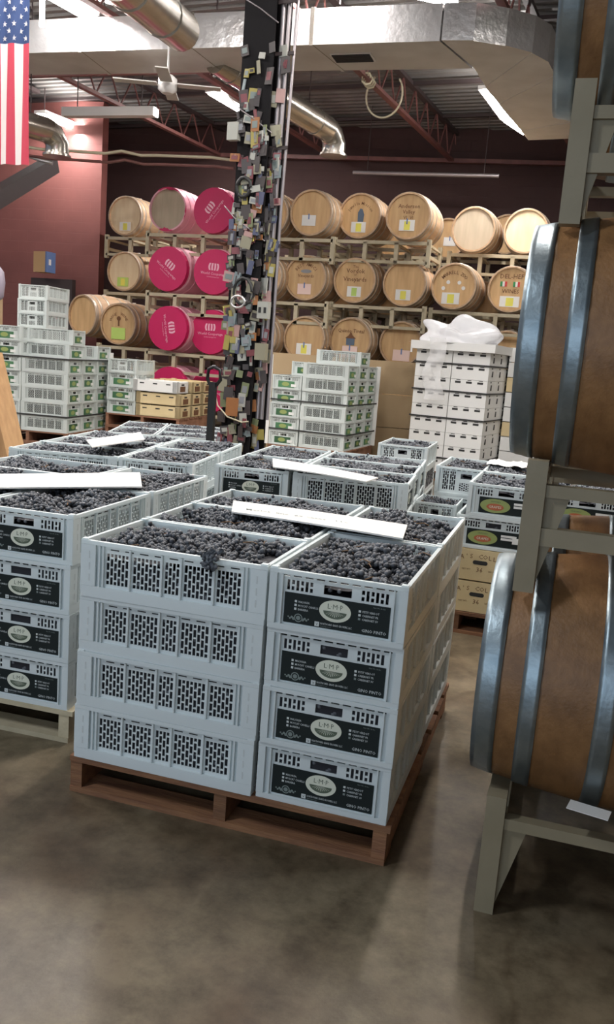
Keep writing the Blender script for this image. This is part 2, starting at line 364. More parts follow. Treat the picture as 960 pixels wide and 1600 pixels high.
# ------------------------------------------------------------------ ducts
def prism(mb, prof_bottom, z0, z1, mside, mbot, mtop=None):
    n = len(prof_bottom); vs = [Vector((p[0], p[1], z0)) for p in prof_bottom]+[Vector((p[0], p[1], z1)) for p in prof_bottom]
    mb.add(vs, [tuple(range(n))][::-1], mbot); mb.add(vs, [tuple(range(n, 2*n))], mtop or mside)
    mb.add(vs, [(i, (i+1) % n, n+(i+1) % n, n+i) for i in range(n)], mside)
ZD0, ZD1 = 4.78, 5.15
nl = atz(40, 83, ZD0); nr = atz(690, 64, ZD0); fl = atz(40, 114, ZD0); fr = atz(741, 107, ZD0)
ud = (nr-nl).normalized(); nl = nl-ud*5; fl = fl-ud*5
duct = empty('foil_duct', nl, label='large rectangular foil-wrapped duct crossing the roof, turning away at right', cat='duct')
def ch(mb, name, parent, **k):
    o = mb.build(name, parent, **k); o.matrix_parent_inverse = Matrix.Translation(-parent.location); return o
LG = (nr-nl).length; segs = 7
for i in range(segs):
    a = i/segs; b_ = (i+1)/segs-0.002
    g = MB(); prism(g, [nl.lerp(nr, a), nl.lerp(nr, b_), fl.lerp(fr, b_), fl.lerp(fr, a)], ZD0, ZD1, 'foil', 'lagging')
    ch(g, 'duct_section', duct)
    w = nl.lerp(nr, a); w2 = fl.lerp(fr, a); g = MB()
    prism(g, [w-Vector((.02, .012, 0)), w+Vector((.02, -.012, 0)), w2+Vector((.02, .012, 0)), w2+Vector((-.02, .012, 0))], ZD0-.01, ZD1+.01, 'spiral', 'lagging')
    ch(g, 'seam_flange', duct)
    g = MB(); g.bar(w+Vector((.3, 0, .4)), w+Vector((.3, 0, DECK-ZD0)), .015, .015, 'dark_steel'); ch(g, 'hanger_rod', duct)
outer = [nr, atz(740, 64, ZD0), atz(790, 72, ZD0), atz(832, 83, ZD0), atz(856, 96, ZD0), atz(868, 118, ZD0), atz(884, 155, ZD0), atz(900, 190, ZD0), atz(912, 216, ZD0)]
inner = [fr, atz(747, 116, ZD0), atz(753, 126, ZD0), atz(759, 136, ZD0), atz(768, 148, ZD0), atz(780, 163, ZD0), atz(797, 184, ZD0), atz(815, 205, ZD0), atz(826, 219, ZD0)]
for i in range(len(outer)-1):
    g = MB(); prism(g, [outer[i], outer[i+1], inner[i+1], inner[i]], ZD0+(0.0 if i % 2 else .006), ZD1, 'foil', 'lagging'); ch(g, 'elbow_section', duct)
o9 = outer[-1]; i9 = inner[-1]
# small supply grille
gp = atz(552, 90, ZD0); g = MB()
for k in range(6): g.box((gp.x-.22, gp.y-.12+k*.04, ZD0-.02), (gp.x+.22, gp.y-.10+k*.04, ZD0), 'slot_dark')
g.box((gp.x-.24, gp.y-.14, ZD0-.008), (gp.x+.24, gp.y+.12, ZD0+.01), 'fixture'); ch(g, 'supply_grille', duct)
def spiral(p, q, r_, name, lab, down=True):
    o = empty(name, p, label=lab, cat='duct'); d = (q-p); n = int(d.length/0.3)
    g = MB(); pts = [Vector((0, 0, 0))]+[d*(i/n) for i in range(1, n)]
    pts.append(d)
    g.tube(pts, r_, 'spiral', 18); g.build('duct_tube', o)
    for i in range(1, n, 3):
        g = MB(); c = d*(i/n); e = d.normalized()*.02; g.tube([c-e, c+e], r_*1.06, 'spiral', 18); g.build('band', o)
    if down:
        g = MB(); e = d.normalized()
        g.tube([d, d+e*.12+Vector((0, 0, -.04)), d+e*.2+Vector((0, 0, -.14)), d+e*.2+Vector((0, 0, -.28))], [r_, r_, r_, r_*1.02], 'spiral', 18); g.build('elbow', o)
        g = MB(); c = d+e*.2; g.tube([c+Vector((0, 0, -.28)), c+Vector((0, 0, -.31))], r_*1.2, 'spiral', 18); g.build('outlet_collar', o)
    for t in (.2, .8):
        g = MB(); g.bar(d*t+Vector((0, 0, r_)), Vector((d.x*t, d.y*t, DECK-p.z)), .012, .012, 'dark_steel'); g.build('hanger', o)
spiral(atd(338, 92, 10.4), atd(512, 202, 12.4), 0.17, 'spiral_duct', 'round spiral duct passing behind the cluttered pillar, ending in a down elbow')
pA = atd(180, -40, 6.8); qA = atd(283, 48, 8.6)
spiral(pA, qA, 0.19, 'spiral_duct', 'thick round silver duct joining the foil duct at the top left', False)
spiral(atd(-60, 165, 10.5), atd(72, 203, 11.6), 0.16, 'spiral_duct', 'short round silver duct ending beside the flag', True)

# ceiling fan
fc = atd(262, 132, 10.0)
fan = empty('ceiling_fan', fc, label='pale ceiling fan hanging between foil duct and pillar', cat='fan')
g = MB(); g.tube([(0, 0, .1), (0, 0, .06), (0, 0, -.06), (0, 0, -.1)], [.06, .11, .11, .06], 'fixture', 16); g.build('motor', fan)
g = MB(); g.tube([(0, 0, .1), (0, 0, DECK-fc.z)], .015, 'fixture', 8); g.build('down_rod', fan)
for k in range(4):
    a = k*PI/2+.35; g = MB(); d = Vector((math.cos(a), math.sin(a), 0)); g.bar(d*.12, d*.62, .14, .012, 'lagging'); g.build('blade', fan)
# coiled cable on the joist, sagging cable runs
g = MB(); c = atz(600, 140, 5.15); pts = []
for k in range(40):
    a = k/39*PI*1.5+2.2; pts.append(c+Vector((math.cos(a)*.27, .1*math.sin(a*.5), math.sin(a)*.30-.05)))
g.tube(pts, .014, 'cable', 6)
c2 = atz(575, 125, 5.15); pts = [c2+Vector((math.cos(k*.9)*.07, k*.012-.1, math.sin(k*.9)*.07)) for k in range(26)]
g.tube(pts, .014, 'cable', 6)
g.build('coiled_cable', label='tan cable coiled and looped on the red joist below the duct', cat='cable')
g = MB()
for dz in (0, .1):
    P = [atd(x, y_, 12.6) for x, y_ in ((30, 228), (70, 234), (110, 236), (165, 240), (190, 236), (220, 243), (245, 243), (330, 246), (362, 250))]
    g.tube([p_+Vector((0, dz, -dz)) for p_ in P], .022, 'red_steel' if dz else 'cable', 6)
g.build('cable_run', label='sagging cable and pipe run below the joists in front of the red wall', cat='cable')
g = MB(); p = atd(40, 240, 13.4); g.tube([atd(35, 240, 13), atd(62, 250, 13), atd(82, 255, 13)], .03, 'foil', 6); g.build('loose_foil_strip', label='loose shiny strip hanging beside the flag bottom', cat='strip')
g = MB(); g.bar(atd(-30, 324, 12.0), atd(82, 257, 13.8), .20, .24, 'dark_steel'); g.build('steel_beam', label='dark diagonal beam below the flag against the red wall', cat='beam')
g = MB(); g.bar(atz(40, 118, 5.1), atz(520, 105, 5.1), .06, .06, 'red_steel'); g.build('sprinkler_pipe', label='thin red pipe running along the far underside of the foil duct', cat='pipe')

# ------------------------------------------------------------------ flag
fp = atd(43, 258, 7.6); ft = Vector((fp.x, fp.y, fp.z+1.66))
g = MB(); Wf, Lf = 0.92, 1.66; nx, ny = 78, 40
def fpt(u, v, off=0): # u across from the right edge going left, v from the bottom up
    x = -u*Wf*math.cos(.1); w = 0.018*math.sin(u*34+v*3)*(1-v*.4)
    return Vector((x+(1-v)*.015, -w-off-u*Wf*.1, v*Lf))
for i in range(nx):
    for j in range(ny):
        u0, u1, v0, v1 = i/nx, (i+1)/nx, j/ny, (j+1)/ny
        s = int((u0+1e-6)*13)
        canton = v0 >= 0.6 and u0 < 7/13-1e-6
        m = 'flag_blue' if canton else ('flag_red' if s % 2 == 0 else 'flag_white')
        g.add([fpt(u0, v0), fpt(u1, v0), fpt(u1, v1), fpt(u0, v1)], [(0, 1, 2, 3)], m, True)
for r_ in range(11):
    for c_ in range(9):
        if (r_+c_) % 2: continue
        u = (c_+.75)/9.6*7/13; v = 0.6+(r_+.7)/11.4*.4; ce = fpt(u, v, .004); vs = []
        for k in range(10):
            rr = .026 if k % 2 == 0 else .011; a = k*PI/5+PI/2; vs.append(ce+Vector((math.cos(a)*rr, 0, math.sin(a)*rr)))
        g.add(vs, [tuple(range(10))], 'flag_white')
flag = empty('flag', fp, label='red, white and blue striped flag with stars hanging vertically at upper left', cat='flag')
g.build('cloth', flag); g = MB(); g.tube([(-1.0, 0, 1.67), (.05, 0, 1.67)], .015, 'dark_steel', 8); g.build('rod', flag)

# ------------------------------------------------------------------ crates
CL, CWd, CH = 0.596, 0.396, 0.174
def holed(mb, u0, u1, v0, v1, holes, place, t, m, im=None):
    us = sorted(set([u0, u1]+[h[0] for h in holes]+[h[1] for h in holes]))
    for a, b in zip(us[:-1], us[1:]):
        if b-a < 1e-6: continue
        mid = (a+b)/2; hs = sorted([(h[2], h[3]) for h in holes if h[0] < mid < h[1]])
        z = v0
        for lo, hi in hs+[(v1, v1)]:
            if lo > z+1e-6:
                for w in (0, t): mb.add([place(a, z, w), place(b, z, w), place(b, lo, w), place(a, lo, w)], [(0, 1, 2, 3)], (im or m) if w else m)
            z = hi
    for (a, b, c, d) in holes:
        e = [(a, c), (b, c), (b, d), (a, d)]
        for k in range(4):
            p, q = e[k], e[(k+1) % 4]
            mb.add([place(p[0], p[1], 0), place(q[0], q[1], 0), place(q[0], q[1], t), place(p[0], p[1], t)], [(0, 1, 2, 3)], m)
HW = [.66]
def panel_holes(u, w, n, z0, z1, off=0):
    hs = []; pitch = w/n
    for i in range(n):
        a = u+i*pitch+pitch*(1-HW[0])/2; b = a+pitch*HW[0]
        L = (z1-z0-.012)/3.5; z = z0; seq = [L, L, L, L/2] if (i+off) % 2 == 0 else [L/2, L, L, L]
        for s in seq:
            hs.append((a, b, z, z+s-.001)); z += s+.0035
    return hs
def crate_mesh(kind='label', m='plastic', cw=CWd, H=CH):
    g = MB(); hx, hy = cw/2, CL/2; rec = 0.010; t = 0.004; HW[0] = .86 if m == 'plastic_far' else .76; IM = 'crate_inner_shade' if m == 'plastic_far' else m
    # long sides, five slotted panels
    pw = [.075, .09, .048, .09, .075]; gap = .014; tot = sum(pw)+gap*4; u = -tot/2; hs = []
    for k, w in enumerate(pw):
        hs += panel_holes(u, w, [6, 7, 4, 7, 6][k], .044, .142, k); u += w+gap
    for s in (-1, 1):
        holed(g, -hy+.01, hy-.01, .006, H-.008, hs, lambda a, z, w: (s*(hx-rec-w), a, z), t, m, IM)
        u = -tot/2-gap/2
        for k in range(6):
            g.box((min(s*(hx-rec), s*(hx-.002)), u-.0025, .035), (max(s*(hx-rec), s*(hx-.002)), u+.0025, H-.014), m)
            u += (pw[k]+gap) if k < 5 else 0
        # dashes under the rim
        for k in range(9):
            y0 = -tot/2+k*(tot/9)+.006; xx = s*(hx-rec)+s*.0004
            g.add([(xx, y0, .150), (xx, y0+.028, .150), (xx, y0+.028, .1535), (xx, y0, .1535)], [(0, 1, 2, 3)], 'slot_dark')
        g.box((min(s*(hx-.0006), s*(hx-rec-.002)), -hy+.002, 0.0), (max(s*(hx-.0006), s*(hx-rec-.002)), hy-.002, .034), m)   # base band
        for q in (-1, 1):     # upright ribs and small slots beside the corner posts
            g.box((min(s*(hx-rec), s*(hx-.001)), q*(hy-.062)-.0025, .034), (max(s*(hx-rec), s*(hx-.001)), q*(hy-.062)+.0025, H-.012), m)
            for zz in (.05, .085, .12):
                xx = s*(hx+.0006); yq = q*(hy-.030); g.add([(xx, yq-.002, zz), (xx, yq+.002, zz), (xx, yq+.002, zz+.022), (xx, yq-.002, zz+.022)], [(0, 1, 2, 3)], 'print_grey')
    # short ends
    for s in (-1, 1):
        hs = []
        sc = cw/CWd
        if kind == 'vent':
            for gx in (-.15, -.105, .068, .112):
                hs += panel_holes(gx*sc, .038*sc, 3, .035, .150)
            hs += panel_holes(-.042*sc, .085*sc, 6, .035, .085); hs.append((-.036*sc, .036*sc, .108, .138))
        else:
            for gx in (-.148, .068):
                for i in range(6):
                    a = (gx+i*.0135)*sc; b = a+.0085*sc
                    if (i+(gx > 0)) % 2 == 0: hs.append((a, b, .115, .145))
                    else: hs += [(a, b, .115, .127), (a, b, .132, .145)]
            hs.append((-.040*sc, .040*sc, .117, .144))
        for k in range(10): hs.append(((-.165+k*.034)*sc, (-.165+k*.034+.024)*sc, .1535, .158))
        holed(g, -hx+.01, hx-.01, .006, H-.008, hs, lambda a, z, w: (a, s*(hy-rec-w), z), t, m, IM)
        g.box((-hx+.002, min(s*(hy-.0006), s*(hy-rec-.002)), 0.0003), (hx-.002, max(s*(hy-.0006), s*(hy-rec-.002)), .016), m)
        for xx in (-.16, .16): g.box((xx*sc-.002, min(s*(hy-rec), s*(hy-.001)), .016), (xx*sc+.002, max(s*(hy-rec), s*(hy-.001)), H-.014), m)
    # corner posts, rim, floor
    for sx_ in (-1, 1):
        for sy in (-1, 1):
            g.box((min(sx_*hx, sx_*(hx-.006)), min(sy*(hy-.001), sy*(hy-.05)), .0345), (max(sx_*hx, sx_*(hx-.006)), max(sy*(hy-.001), sy*(hy-.05)), H-.0125), m)
            g.box((min(sx_*(hx-.0005), sx_*(hx-.022)), min(sy*hy, sy*(hy-.006)), .0165), (max(sx_*(hx-.0005), sx_*(hx-.022)), max(sy*hy, sy*(hy-.006)), H-.0125), m)
    for a, b in (((-hx, -hy), (hx, -hy+.012)), ((-hx, hy-.012), (hx, hy)), ((-hx, -hy+.012), (-hx+.012, hy-.012)), ((hx-.012, -hy+.012), (hx, hy-.012))):
        g.box((a[0], a[1], H-.012), (b[0], b[1], H), m)
    for k in range(4):     # little nesting lugs at the corners
        cx, cy = (-hx+.012, hx-.012)[k % 2], (-hy+.012, hy-.012)[k//2]; g.box((cx-.010, cy-.010, H), (cx+.010, cy+.010, H+.004), m)
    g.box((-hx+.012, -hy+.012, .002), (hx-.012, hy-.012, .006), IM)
    return g
def lmp_label():
    g = MB(); w, h = .152, .088; y = -CL/2+.0095; z0 = .021
    g.box((-w, y-.0012, z0), (w, y, z0+h), 'label_black'); e = y-.0018
    P = lambda x0, z, a=0: (lambda tx, ty: (x0+tx, e-.0002*a, z+ty))
    X = lambda u: -w+u*2*w
    Z = lambda v: z0+h*(1-v)
    n = 32; cx, cz = X(.49), Z(.40); plate = g; g = MB()
    g.add([(cx+.046*math.cos(2*PI*k/n), e, cz+.031*math.sin(2*PI*k/n)) for k in range(n)], [tuple(range(n))], 'cream')
    text(g, 'L·M·P', .0200, P(cx, cz+.006, 1), 'field_green', sx=1.0)
    # ploughed field in the lower half of the oval
    arc = [(cx+.034*math.cos(PI+PI*k/12), e-.0003, cz-.001+.021*math.sin(PI+PI*k/12)) for k in range(13)]
    g.add(arc, [tuple(range(13))], 'field_green')
    for k in range(-4, 5):
        xb = cx+k*.0062; g.add([(cx+k*.0022-.0004, e-.0005, cz-.002), (cx+k*.0022+.0004, e-.0005, cz-.002), (xb+.0009, e-.0005, cz-.017+abs(k)*.002), (xb-.0009, e-.0005, cz-.017+abs(k)*.002)], [(0, 1, 2, 3)], 'cream')
    emblem = g; g = MB()
    def box2(x, z, a, b, m='print_grey'): g.add([(x, e, z), (x+a, e, z), (x+a, e, z+b), (x, e, z+b)], [(0, 1, 2, 3)], m)
    for k, s in enumerate(['MALVASIA', 'MUSCAT CANELLI', 'BARBERA']):
        box2(X(.10), Z(.30+k*.125), .0065, .0065); text(g, s, .0085, P(X(.135), Z(.30+k*.125)), 'print_grey', 'LEFT', .85)
    for k, s in enumerate(['PETIT VERDOT', 'CABERNET FR', 'CABERNET SV']):
        box2(X(.71), Z(.30+k*.125), .0065, .0065, 'print_grey' if k < 2 else 'print_dim'); text(g, s, .0085, P(X(.745), Z(.30+k*.125)), 'print_grey', 'LEFT', .85)
    text(g, 'Net Wt. 36 lbs.', .0055, P(X(.90), Z(.10)), 'print_dim')
    box2(X(.305), Z(.97), .0135, .0135, 'print_grey'); text(g, 'V', .010, P(X(.305)+.0067, Z(.94), 1), 'label_black')
    text(g, 'NORTH PARK GRAPE GROWERS, LLC', .0082, P(X(.36), Z(.89)), 'print_grey', 'LEFT', .66)
    text(g, 'www.grapes.com', .0045, P(X(.36), Z(.955)), 'print_dim', 'LEFT')
    text(g, 'GINO PINTO', .0125, P(X(.865), Z(.91)), 'print_grey', sx=.95)
    # scroll ornament
    ox, oz = X(.145), Z(.80)
    for r1, m_ in ((.0125, 'print_dim'), (.0095, 'label_black'), (.0065, 'print_dim')):
        g.add([(ox+r1*math.cos(k*PI/8), e-(.0125-r1)*.03, oz+r1*math.sin(k*PI/8)) for k in range(16)], [tuple(range(16))], m_)
    for s in (-1, 1):
        for k in range(4):
            bx, bz = ox+s*(.014+k*.0052), oz+(k % 2)*.004-.004; rr = .0042-k*.0006
            g.add([(bx+rr*math.cos(q*PI/4), e, bz+rr*math.sin(q*PI/4)) for q in range(8)], [tuple(range(8))], 'print_dim')
    return plate, ('oval_emblem', emblem), ('lettering', g)
def green_label():
    g = MB(); y = -CL/2+.0095
    g.box((-.12, y-.002, .024), (.10, y, .104), 'label_green'); g.box((.055, y-.004, .035), (.125, y-.002, .07), 'sticker_white')
    g.add([(-.02+.05*math.cos(2*PI*k/16), y-.003, .066+.026*math.sin(2*PI*k/16)) for k in range(16)], [tuple(range(16))], 'oval_green')
    return g
def oval_label():
    g = MB(); y = -CL/2+.0095; g.box((-.135, y-.002, .022), (.152, y, .106), 'label_black'); e = y-.003
    n = 28
    g.add([(-.05+.078*math.cos(2*PI*k/n), e, .064+.037*math.sin(2*PI*k/n)) for k in range(n)], [tuple(range(n))], 'oval_green')
    g.add([(-.05+.045*math.cos(2*PI*k/n), e-.0004, .058+.018*math.sin(2*PI*k/n)) for k in range(n)], [tuple(range(n))], 'oval_red')
    text(g, 'GRAPES', .019, lambda a, b: (-.05+a, e-.0008, .052+b), 'cream'); text(g, 'VINEYARDS', .010, lambda a, b: (-.05+a, e-.0008, .083+b), 'field_green')
    g.box((.045, e-.001, .078), (.125, e, .090), 'sticker_white'); g.box((.045, e-.001, .062), (.125, e, .074), 'sticker_white'); g.box((.105, e-.002, .048), (.150, e, .080), 'sticker_white')
    return g
def proto(name, mesh, labels, cat='crate'):
    o = mesh.build(name, label='x', cat=cat)
    for lb in labels:
        q = lb(); subs = q[1:] if isinstance(q, tuple) else (); q = q[0] if isinstance(q, tuple) else q
        a = q.build('label', o); b = a.copy(); C.objects.link(b); b.parent = o; b.rotation_euler[2] = PI
        for n_, m_ in subs:
            d = m_.build(n_, a); e = d.copy(); C.objects.link(e); e.parent = b
    return o
USED = {}
P_LMP = proto('grape_crate', crate_mesh('label'), [lmp_label])
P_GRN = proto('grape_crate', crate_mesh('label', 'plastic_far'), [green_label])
P_OVL = proto('grape_crate', crate_mesh('label'), [oval_label])
P_VNT = proto('vented_crate', crate_mesh('vent', 'plastic', .37), [])
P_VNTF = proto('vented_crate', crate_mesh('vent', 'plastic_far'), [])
PROTOS = [P_LMP, P_GRN, P_OVL, P_VNT, P_VNTF]
# grapes
def ico():
    bm = bmesh.new(); bmesh.ops.create_icosphere(bm, subdivisions=1, radius=1); v = [tuple(x.co) for x in bm.verts]; f_ = [tuple(x.index for x in fc_.verts) for fc_ in bm.faces]; bm.free(); return v, f_
IV, IF = ico()
def grapes(seed, n=1350, cw=CWd, hz=.150, side=260, low=False):
    R = random.Random(seed); g = MB(); hx, hy = cw/2-.016, CL/2-.016
    ph = [R.uniform(0, 6) for _ in range(6)]
    def H(x, y): 
        e = max(abs(x)/hx, abs(y)/hy); return hz+.012*math.sin(x*17+ph[0])*math.sin(y*13+ph[1])+.007*math.sin(x*41+ph[2])*math.cos(y*37+ph[3])-.02*max(0, e-.75)
    nx, ny = 12, 18; vs = []; fs = []
    for j in range(ny+1):
        for i in range(nx+1):
            x = -hx+2*hx*i/nx; y = -hy+2*hy*j/ny; vs.append((x, y, H(x, y)-.012))
    fs = [(j*(nx+1)+i, j*(nx+1)+i+1, (j+1)*(nx+1)+i+1, (j+1)*(nx+1)+i) for j in range(ny) for i in range(nx)]
    g.add(vs, fs, 'grape_core')
    if low: g.box((-hx, -hy, .008), (hx, hy, .150), 'grape_core')
    else: g.box((-hx+.003, -hy+.003, .008), (hx-.003, hy-.003, hz-.035), 'grape_core')
    def berry(x, y, z):
        r = R.uniform(.0068, .0098); q = R.uniform(.95, 1.2); g.add([(x+a*r, y+b*r, z+c*r*q) for a, b, c in IV], IF, 'grape', True)
    k = 0
    while k < n:   # berries gathered in bunches
        bx, by = R.uniform(-hx+.02, hx-.02), R.uniform(-hy+.02, hy-.02); m_ = R.randint(10, 26); lift = R.uniform(-.004, .012)
        for _ in range(m_):
            x = bx+R.gauss(0, .024); y = by+R.gauss(0, .024)
            if abs(x) > hx-.006 or abs(y) > hy-.006: continue
            berry(x, y, H(x, y)+R.uniform(-.008, .010)+lift); k += 1
    for _ in range(side):
        z = R.uniform(.02, .135)
        if R.random() < .6: berry(R.choice((-1, 1))*(hx-.004), R.uniform(-hy, hy), z)
        else: berry(R.uniform(-hx, hx), R.choice((-1, 1))*(hy-.004), z)
    for _ in range(6):
        x, y = R.uniform(-hx*.8, hx*.8), R.uniform(-hy*.8, hy*.8); a = R.uniform(0, 6)
        g.tube([(x, y, H(x, y)+.008), (x+.02*math.cos(a), y+.02*math.sin(a), H(x, y)+.016), (x+.05*math.cos(a), y+.05*math.sin(a), H(x, y)+.012)], .0016, 'stem', 4)
    return g
GR = [grapes(s).build('grapes', label='x', cat='grapes', kind='stuff') for s in (3, 11, 29)]
GRN = grapes(5, 900, .37).build('grapes', label='x', cat='grapes', kind='stuff')
GLOW = grapes(17, 260, CWd, .135, 160, True).build('grapes', label='x', cat='grapes', kind='stuff')
NAMES = ['bottom', 'second', 'third', 'fourth', 'fifth', 'sixth', 'seventh', 'eighth', 'ninth', 'tenth']
def rot2(x, y, a): return (x*math.cos(a)-y*math.sin(a), x*math.sin(a)+y*math.cos(a))
class Pallet:
    def __init__(s, ox, oy, rz, z): s.o = (ox, oy); s.rz = rz; s.z = z
    def w(s, x, y, z=0): a, b = rot2(x, y, s.rz); return (s.o[0]+a, s.o[1]+b, z)
def put_crate(proto_, P, cx, cy, z, turn, label, fill, jit=.004, extra=0, scale=None):
    x, y, _ = P.w(cx+R_.uniform(-jit, jit), cy+R_.uniform(-jit, jit)); rz = P.rz+(PI/2 if turn else 0)+R_.uniform(-.008, .008)+extra
    o = dup(proto_, (x, y, z), rz, label=label, group='stacked plastic harvest crates', scale=scale)
    if fill:
        gsrc = fill
        q = dup(gsrc, (x, y, z), rz+(PI if R_.random() < .5 else 0), label='dark grapes in '+label.replace('white ', '').replace('plain ', ''), group='dark wine grapes in crates', scale=scale)
    return o
def pallet(P, z0, m, lab, w=1.02, d=1.22, h=.125, nb=7, swap=False):
    r = empty('wooden_pallet', P.w(0, 0, z0), P.rz, label=lab, cat='pallet', group='wooden pallets')
    # origin at right front corner: x from -w to 0, y 0..d, stringers along y
    bm_ = None
    for k in range(nb):
        g = MB(); bw = d/nb*.82; y0 = k*(d-bw)/(nb-1); jx = R_.uniform(-.006, .006)
        g.box((-w+jx, y0, h-.018), (0+jx+.012, y0+bw, h), m); g.build('deck_board', r)
    for xx in (-w, -w/2-.02, -.04):
        g = MB(); g.box((xx, .004, .018), (xx+.04, d-.004, h-.018), m); g.build('stringer', r)
    for k in (0, 2, 4):
        g = MB(); bw = .10; y0 = k*(d-bw)/4; g.box((-w, y0, 0), (0, y0+bw, .018), m); g.build('bottom_board', r)
    return r
def loadA(P, z, levels, who, tops=True, mirror=False):
    # three crates with long sides in front beside two crates with short ends in front
    W_ = 1.0
    for lv in range(levels):
        zz = z+lv*.175; top = lv == levels-1; ln = 'top' if top else NAMES[lv]
        for k in range(3):
            cx = -.40-.31 if not mirror else -.30; row = ['front', 'middle', 'back'][k]
            fill = GR[(k+lv) % 3] if top else GLOW
            put_crate(P_LMP, P, cx, .2+k*.405, zz, True, 'slotted white grape crate, %s layer, %s row, %s' % (ln, row, who), fill)
        for k in range(2):
            cx = -.20 if not mirror else -.61-.205; row = ['front', 'back'][k]
            put_crate(P_LMP, P, cx, .30+k*.612, zz, False, 'black-label white grape crate, %s layer, %s row, %s' % (ln, row, who), (GR[(k+lv+1) % 3] if top else GLOW))
DK = .12
P1 = Pallet(0.0, 0.0, 0, DK); P2 = Pallet(-1.205, .28, rad(1.8), DK); P3 = Pallet(-1.47, 1.83, rad(9.5), DK); P4 = Pallet(-.375, 2.0, rad(5), DK)
P5 = Pallet(-2.50, 4.75, rad(20), DK)
pallet(P1, 0, 'pallet_orange', 'reddish wooden pallet under the nearest load of grape crates', h=.12)
loadA(P1, DK, 4, 'nearest pallet')
pallet(P2, 0, 'pallet_pale', 'pale wooden pallet under the load at the left edge', h=.12)
loadA(P2, DK, 4, 'left-edge pallet')
pallet(P3, 0, 'pallet_orange', 'wooden pallet under the load behind the left-edge pallet', h=.12)
loadA(P3, DK, 4, 'second left pallet')
pallet(P4, 0, 'pallet_orange', 'wooden pallet under the load behind the nearest pallet', h=.12)
loadA(P4, DK, 4, 'second centre pallet', mirror=True)
pallet(P5, 0, 'pallet_orange', 'wooden pallet under the low load left of the cluttered pillar', h=.12)
loadA(P5, DK, 3, 'low load left of pillar', mirror=True)
# bunch of grapes drooping over the front crate
g = MB(); R2 = random.Random(4)
for k in range(46):
    t = R2.random(); x = R2.gauss(0, .012); zz = .03-t*.06; r = R2.uniform(.006, .009)
    g.add([(x+a*r, -t*.012+R2.gauss(0, .006)+b*r, zz+c*r) for a, b, c in IV], IF, 'grape', True)
bp_ = P1.w(-.585, -.002, DK+.70)
g.build('grape_bunch', label='small grape bunch drooping over the rim of the front slotted crate', cat='grapes', loc=bp_)

# white boards lying on the loads
def board(px, z, name, lab, txt=None, th=.006, sag=0):
    q = [atz(x, y, z) for x, y in px]; g = MB(); c = sum(q, Vector())/4; N_ = 12
    tl, bl, br, tr = [v-c for v in q]
    top = []; 
    for i in range(N_+1):
        a = i/N_; w = sag*math.sin(a*PI)
        top.append((tl.lerp(tr, a)+Vector((0, 0, w)), bl.lerp(br, a)+Vector((0, 0, w))))
    for i in range(N_):
        a0, b0 = top[i]; a1, b1 = top[i+1]; d = Vector((0, 0, -th))
        g.add([a0, a1, b1, b0, a0+d, a1+d, b1+d, b0+d], [(0, 1, 2, 3), (7, 6, 5, 4), (0, 4, 5, 1), (3, 2, 6, 7)], 'paper')
    for (a, b) in (top[0], top[-1]): g.add([a, b, b+Vector((0, 0, -th)), a+Vector((0, 0, -th))], [(0, 1, 2, 3)], 'paper')
    o = g.build(name, label=lab, cat='board', loc=c)
    if txt:
        g = MB(); ux = (tr-tl).normalized(); uy = (tl-bl).normalized(); mid = (bl.lerp(br, .40)+(tl-bl)*.35)
        def pl(a, b): 
            p_ = mid+ux*a+uy*b; L = (tr-tl).length; f_ = (p_-bl).dot(ux)/L; return p_+Vector((0, 0, .0025+sag*math.sin(max(0, min(1, f_))*PI)))
        text(g, txt, .036, pl, 'print_dim'); g.build('handwriting', o)
    return o
ZB = DK+.70+.020
board([(365, 782), (362, 799), (630, 841), (637, 820)], ZB, 'foam_board', 'long white board with faint handwriting lying across the nearest load', 'Merlot  fine  69 cases   11c', sag=.003)
board([(-70, 741), (-72, 762), (222, 760), (219, 738)], ZB, 'foam_board', 'long white board across the left-edge load, running out of frame')
board([(135, 687), (144, 698), (226, 686), (220, 675)], ZB+.03, 'foam_board', 'short white board tilted on the load behind the left-edge pallet')
board([(426, 716), (427, 729), (572, 752), (591, 746)], ZB, 'foam_board', 'white board with curled tip on the load behind the nearest pallet', sag=.004)

g = MB(); g.box((-.03, -.002, -.015), (.03, .002, .015), 'it_red'); g.build('red_tag', label='small red tag inside the back right crate of the left-edge load', cat='tag', loc=atz(267, 743, .80))
